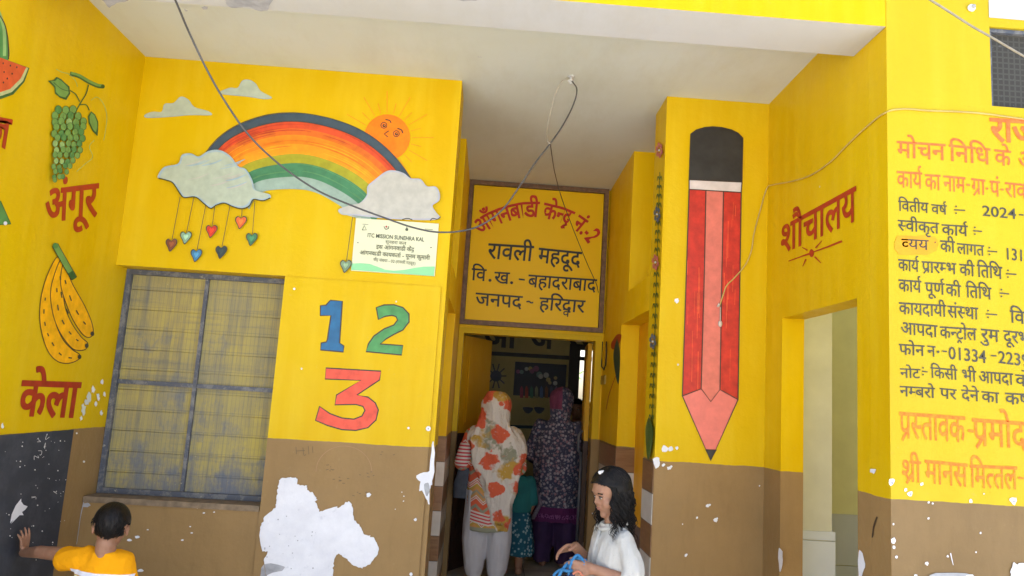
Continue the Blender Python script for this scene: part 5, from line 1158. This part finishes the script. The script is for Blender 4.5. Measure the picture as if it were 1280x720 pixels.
# ---------- the child half hidden between them
CYp = 6.62; cx_ = at(643, 640, 'y', CYp).x; CT = Matrix.Translation((cx_, CYp, 0)); HC = at(643, 560, 'y', CYp).z
b = MB(); cs = .19; CC = V3(0, .01, HC-cs*.5); head(b, CC, cs, Matrix.Identity(3)); b.cap(CC+V3(0, -.02, -.06), .045, V3(0, -.01, HC-.23), .045)
b.loft([((0, 0, .42), .10, .085), ((0, 0, .62), .10, .08), ((0, 0, HC-.26), .12, .065), ((0, -.01, HC-.21), .055, .045)])
for k in (-1, 1):
    A_ = [V3(.125*k, 0, HC-.26), V3(.145*k, .0, HC-.44), V3(.115*k, .08, HC-.55)]; b.chain(A_, [.034, .028, .021], 12); hand(b, A_[2], A_[2]-A_[1], V3(-k, 0, 0), k, .11, .3, .04, .0072)
b2 = MB(); legs(b2, .44, 0., .058, .05, .03); me_ = bpy.data.meshes.new('l'); b2.bm.to_mesh(me_); b2.bm.free(); b.bm.from_mesh(me_); b.bm.transform(CT)
kid = tag(b.fuse('person', SKIN, None, .006, 5), 'small child in a teal top and blue patterned skirt, half hidden between the two women', 'person', kind='thing')
b = MB(); b.loft([((0, 0, .50), .145, .115), ((0, 0, .62), .13, .10), ((0, 0, HC-.28), .14, .082), ((0, -.01, HC-.215), .075, .06)], 22)
for k in (-1, 1): b.cap(V3(.115*k, 0, HC-.265), .05, V3(.145*k, 0, HC-.42), .045)
b.bm.transform(CT); b.fuse('top', flat('teal_cotton', (.012, .13, .135), .85, .12, 9, .2), kid, .008, 4, fold(.007, 14, 5))
sk = N('teal_print', .85, .12); sk.color(sk.mix(sk.ramp(sk.vor(34), [(.25, 1.), (.4, 0.)]), (.015, .085, .125), (.25, .36, .38)))
b = MB(); b.loft([((0, 0, .165), .18, .15), ((0, 0, .30), .17, .14), ((0, 0, .52), .13, .105)], 24); b.bm.transform(CT); b.fuse('skirt', sk.m, kid, .008, 3, fold(.014, 14, 2))
cap_hair(CT @ CC, cs, Matrix.Identity(3), 1.12, lambda u, r: u.z > (.35 if u.y > .45 else -.6+r+.6*max(0, u.y+.2)), kid)

# ---------- the figure in the dim room
PY = 8.0; p5 = at(722, 500, 'y', PY); P5 = Matrix.Translation((p5.x, PY, 0)) @ rot(('Z', 160)).to_4x4(); H5 = at(722, 497, 'y', PY).z-.01
aL5 = [V3(-.165, 0, H5*.80-.03), V3(-.21, .0, H5*.80-.28), V3(-.16, .14, H5*.80-.45)]; aR5 = [V3(.165, 0, H5*.80-.03), V3(.21, .0, H5*.80-.28), V3(.16, .14, H5*.80-.45)]
b, C5, s5, sz5 = adult(P5, H5, 0., aL5, aR5, Matrix.Identity(3))
p_5 = tag(b.fuse('person', SKIN, None, .008, 5), 'dim figure with black hair and dark clothes standing in the unlit classroom', 'person', kind='thing')
eyes(p_5, P5 @ C5, s5, P5.to_3x3())
b = MB(); b.loft([((0, 0, H5*.28), .21, .17), ((0, 0, H5*.5), .18, .14), ((0, 0, H5*.66), .155, .12), ((0, 0, H5*.74), .17, .12), ((0, -.005, sz5-.01), .185, .09), ((0, -.015, sz5+.035), .085, .07)], 24)
for A_ in (aL5, aR5): b.chain(A_[:2]+[A_[1].lerp(A_[2], .8)], [.06, .054, .045], 14)
b.bm.transform(P5); b.fuse('kurta', flat('midnight_cotton', (.018, .022, .045), .85, .2, 9, .2), p_5, .009, 4, fold(.01, 10, 4))
b = MB()
for k in (-1, 1): b.loft([((.088*k, 0, .06), .06, .065), ((.09*k, 0, H5*.4), .10, .11)], 18)
b.bm.transform(P5); b.build('trousers', flat('black_cotton', (.012, .012, .016), .85), p_5, True)
cap_hair(P5 @ C5, s5, P5.to_3x3(), 1.12, lambda u, r: u.z > (.35+r if u.y > .35 else -.75+r+.7*max(0, u.y+.2)), p_5)
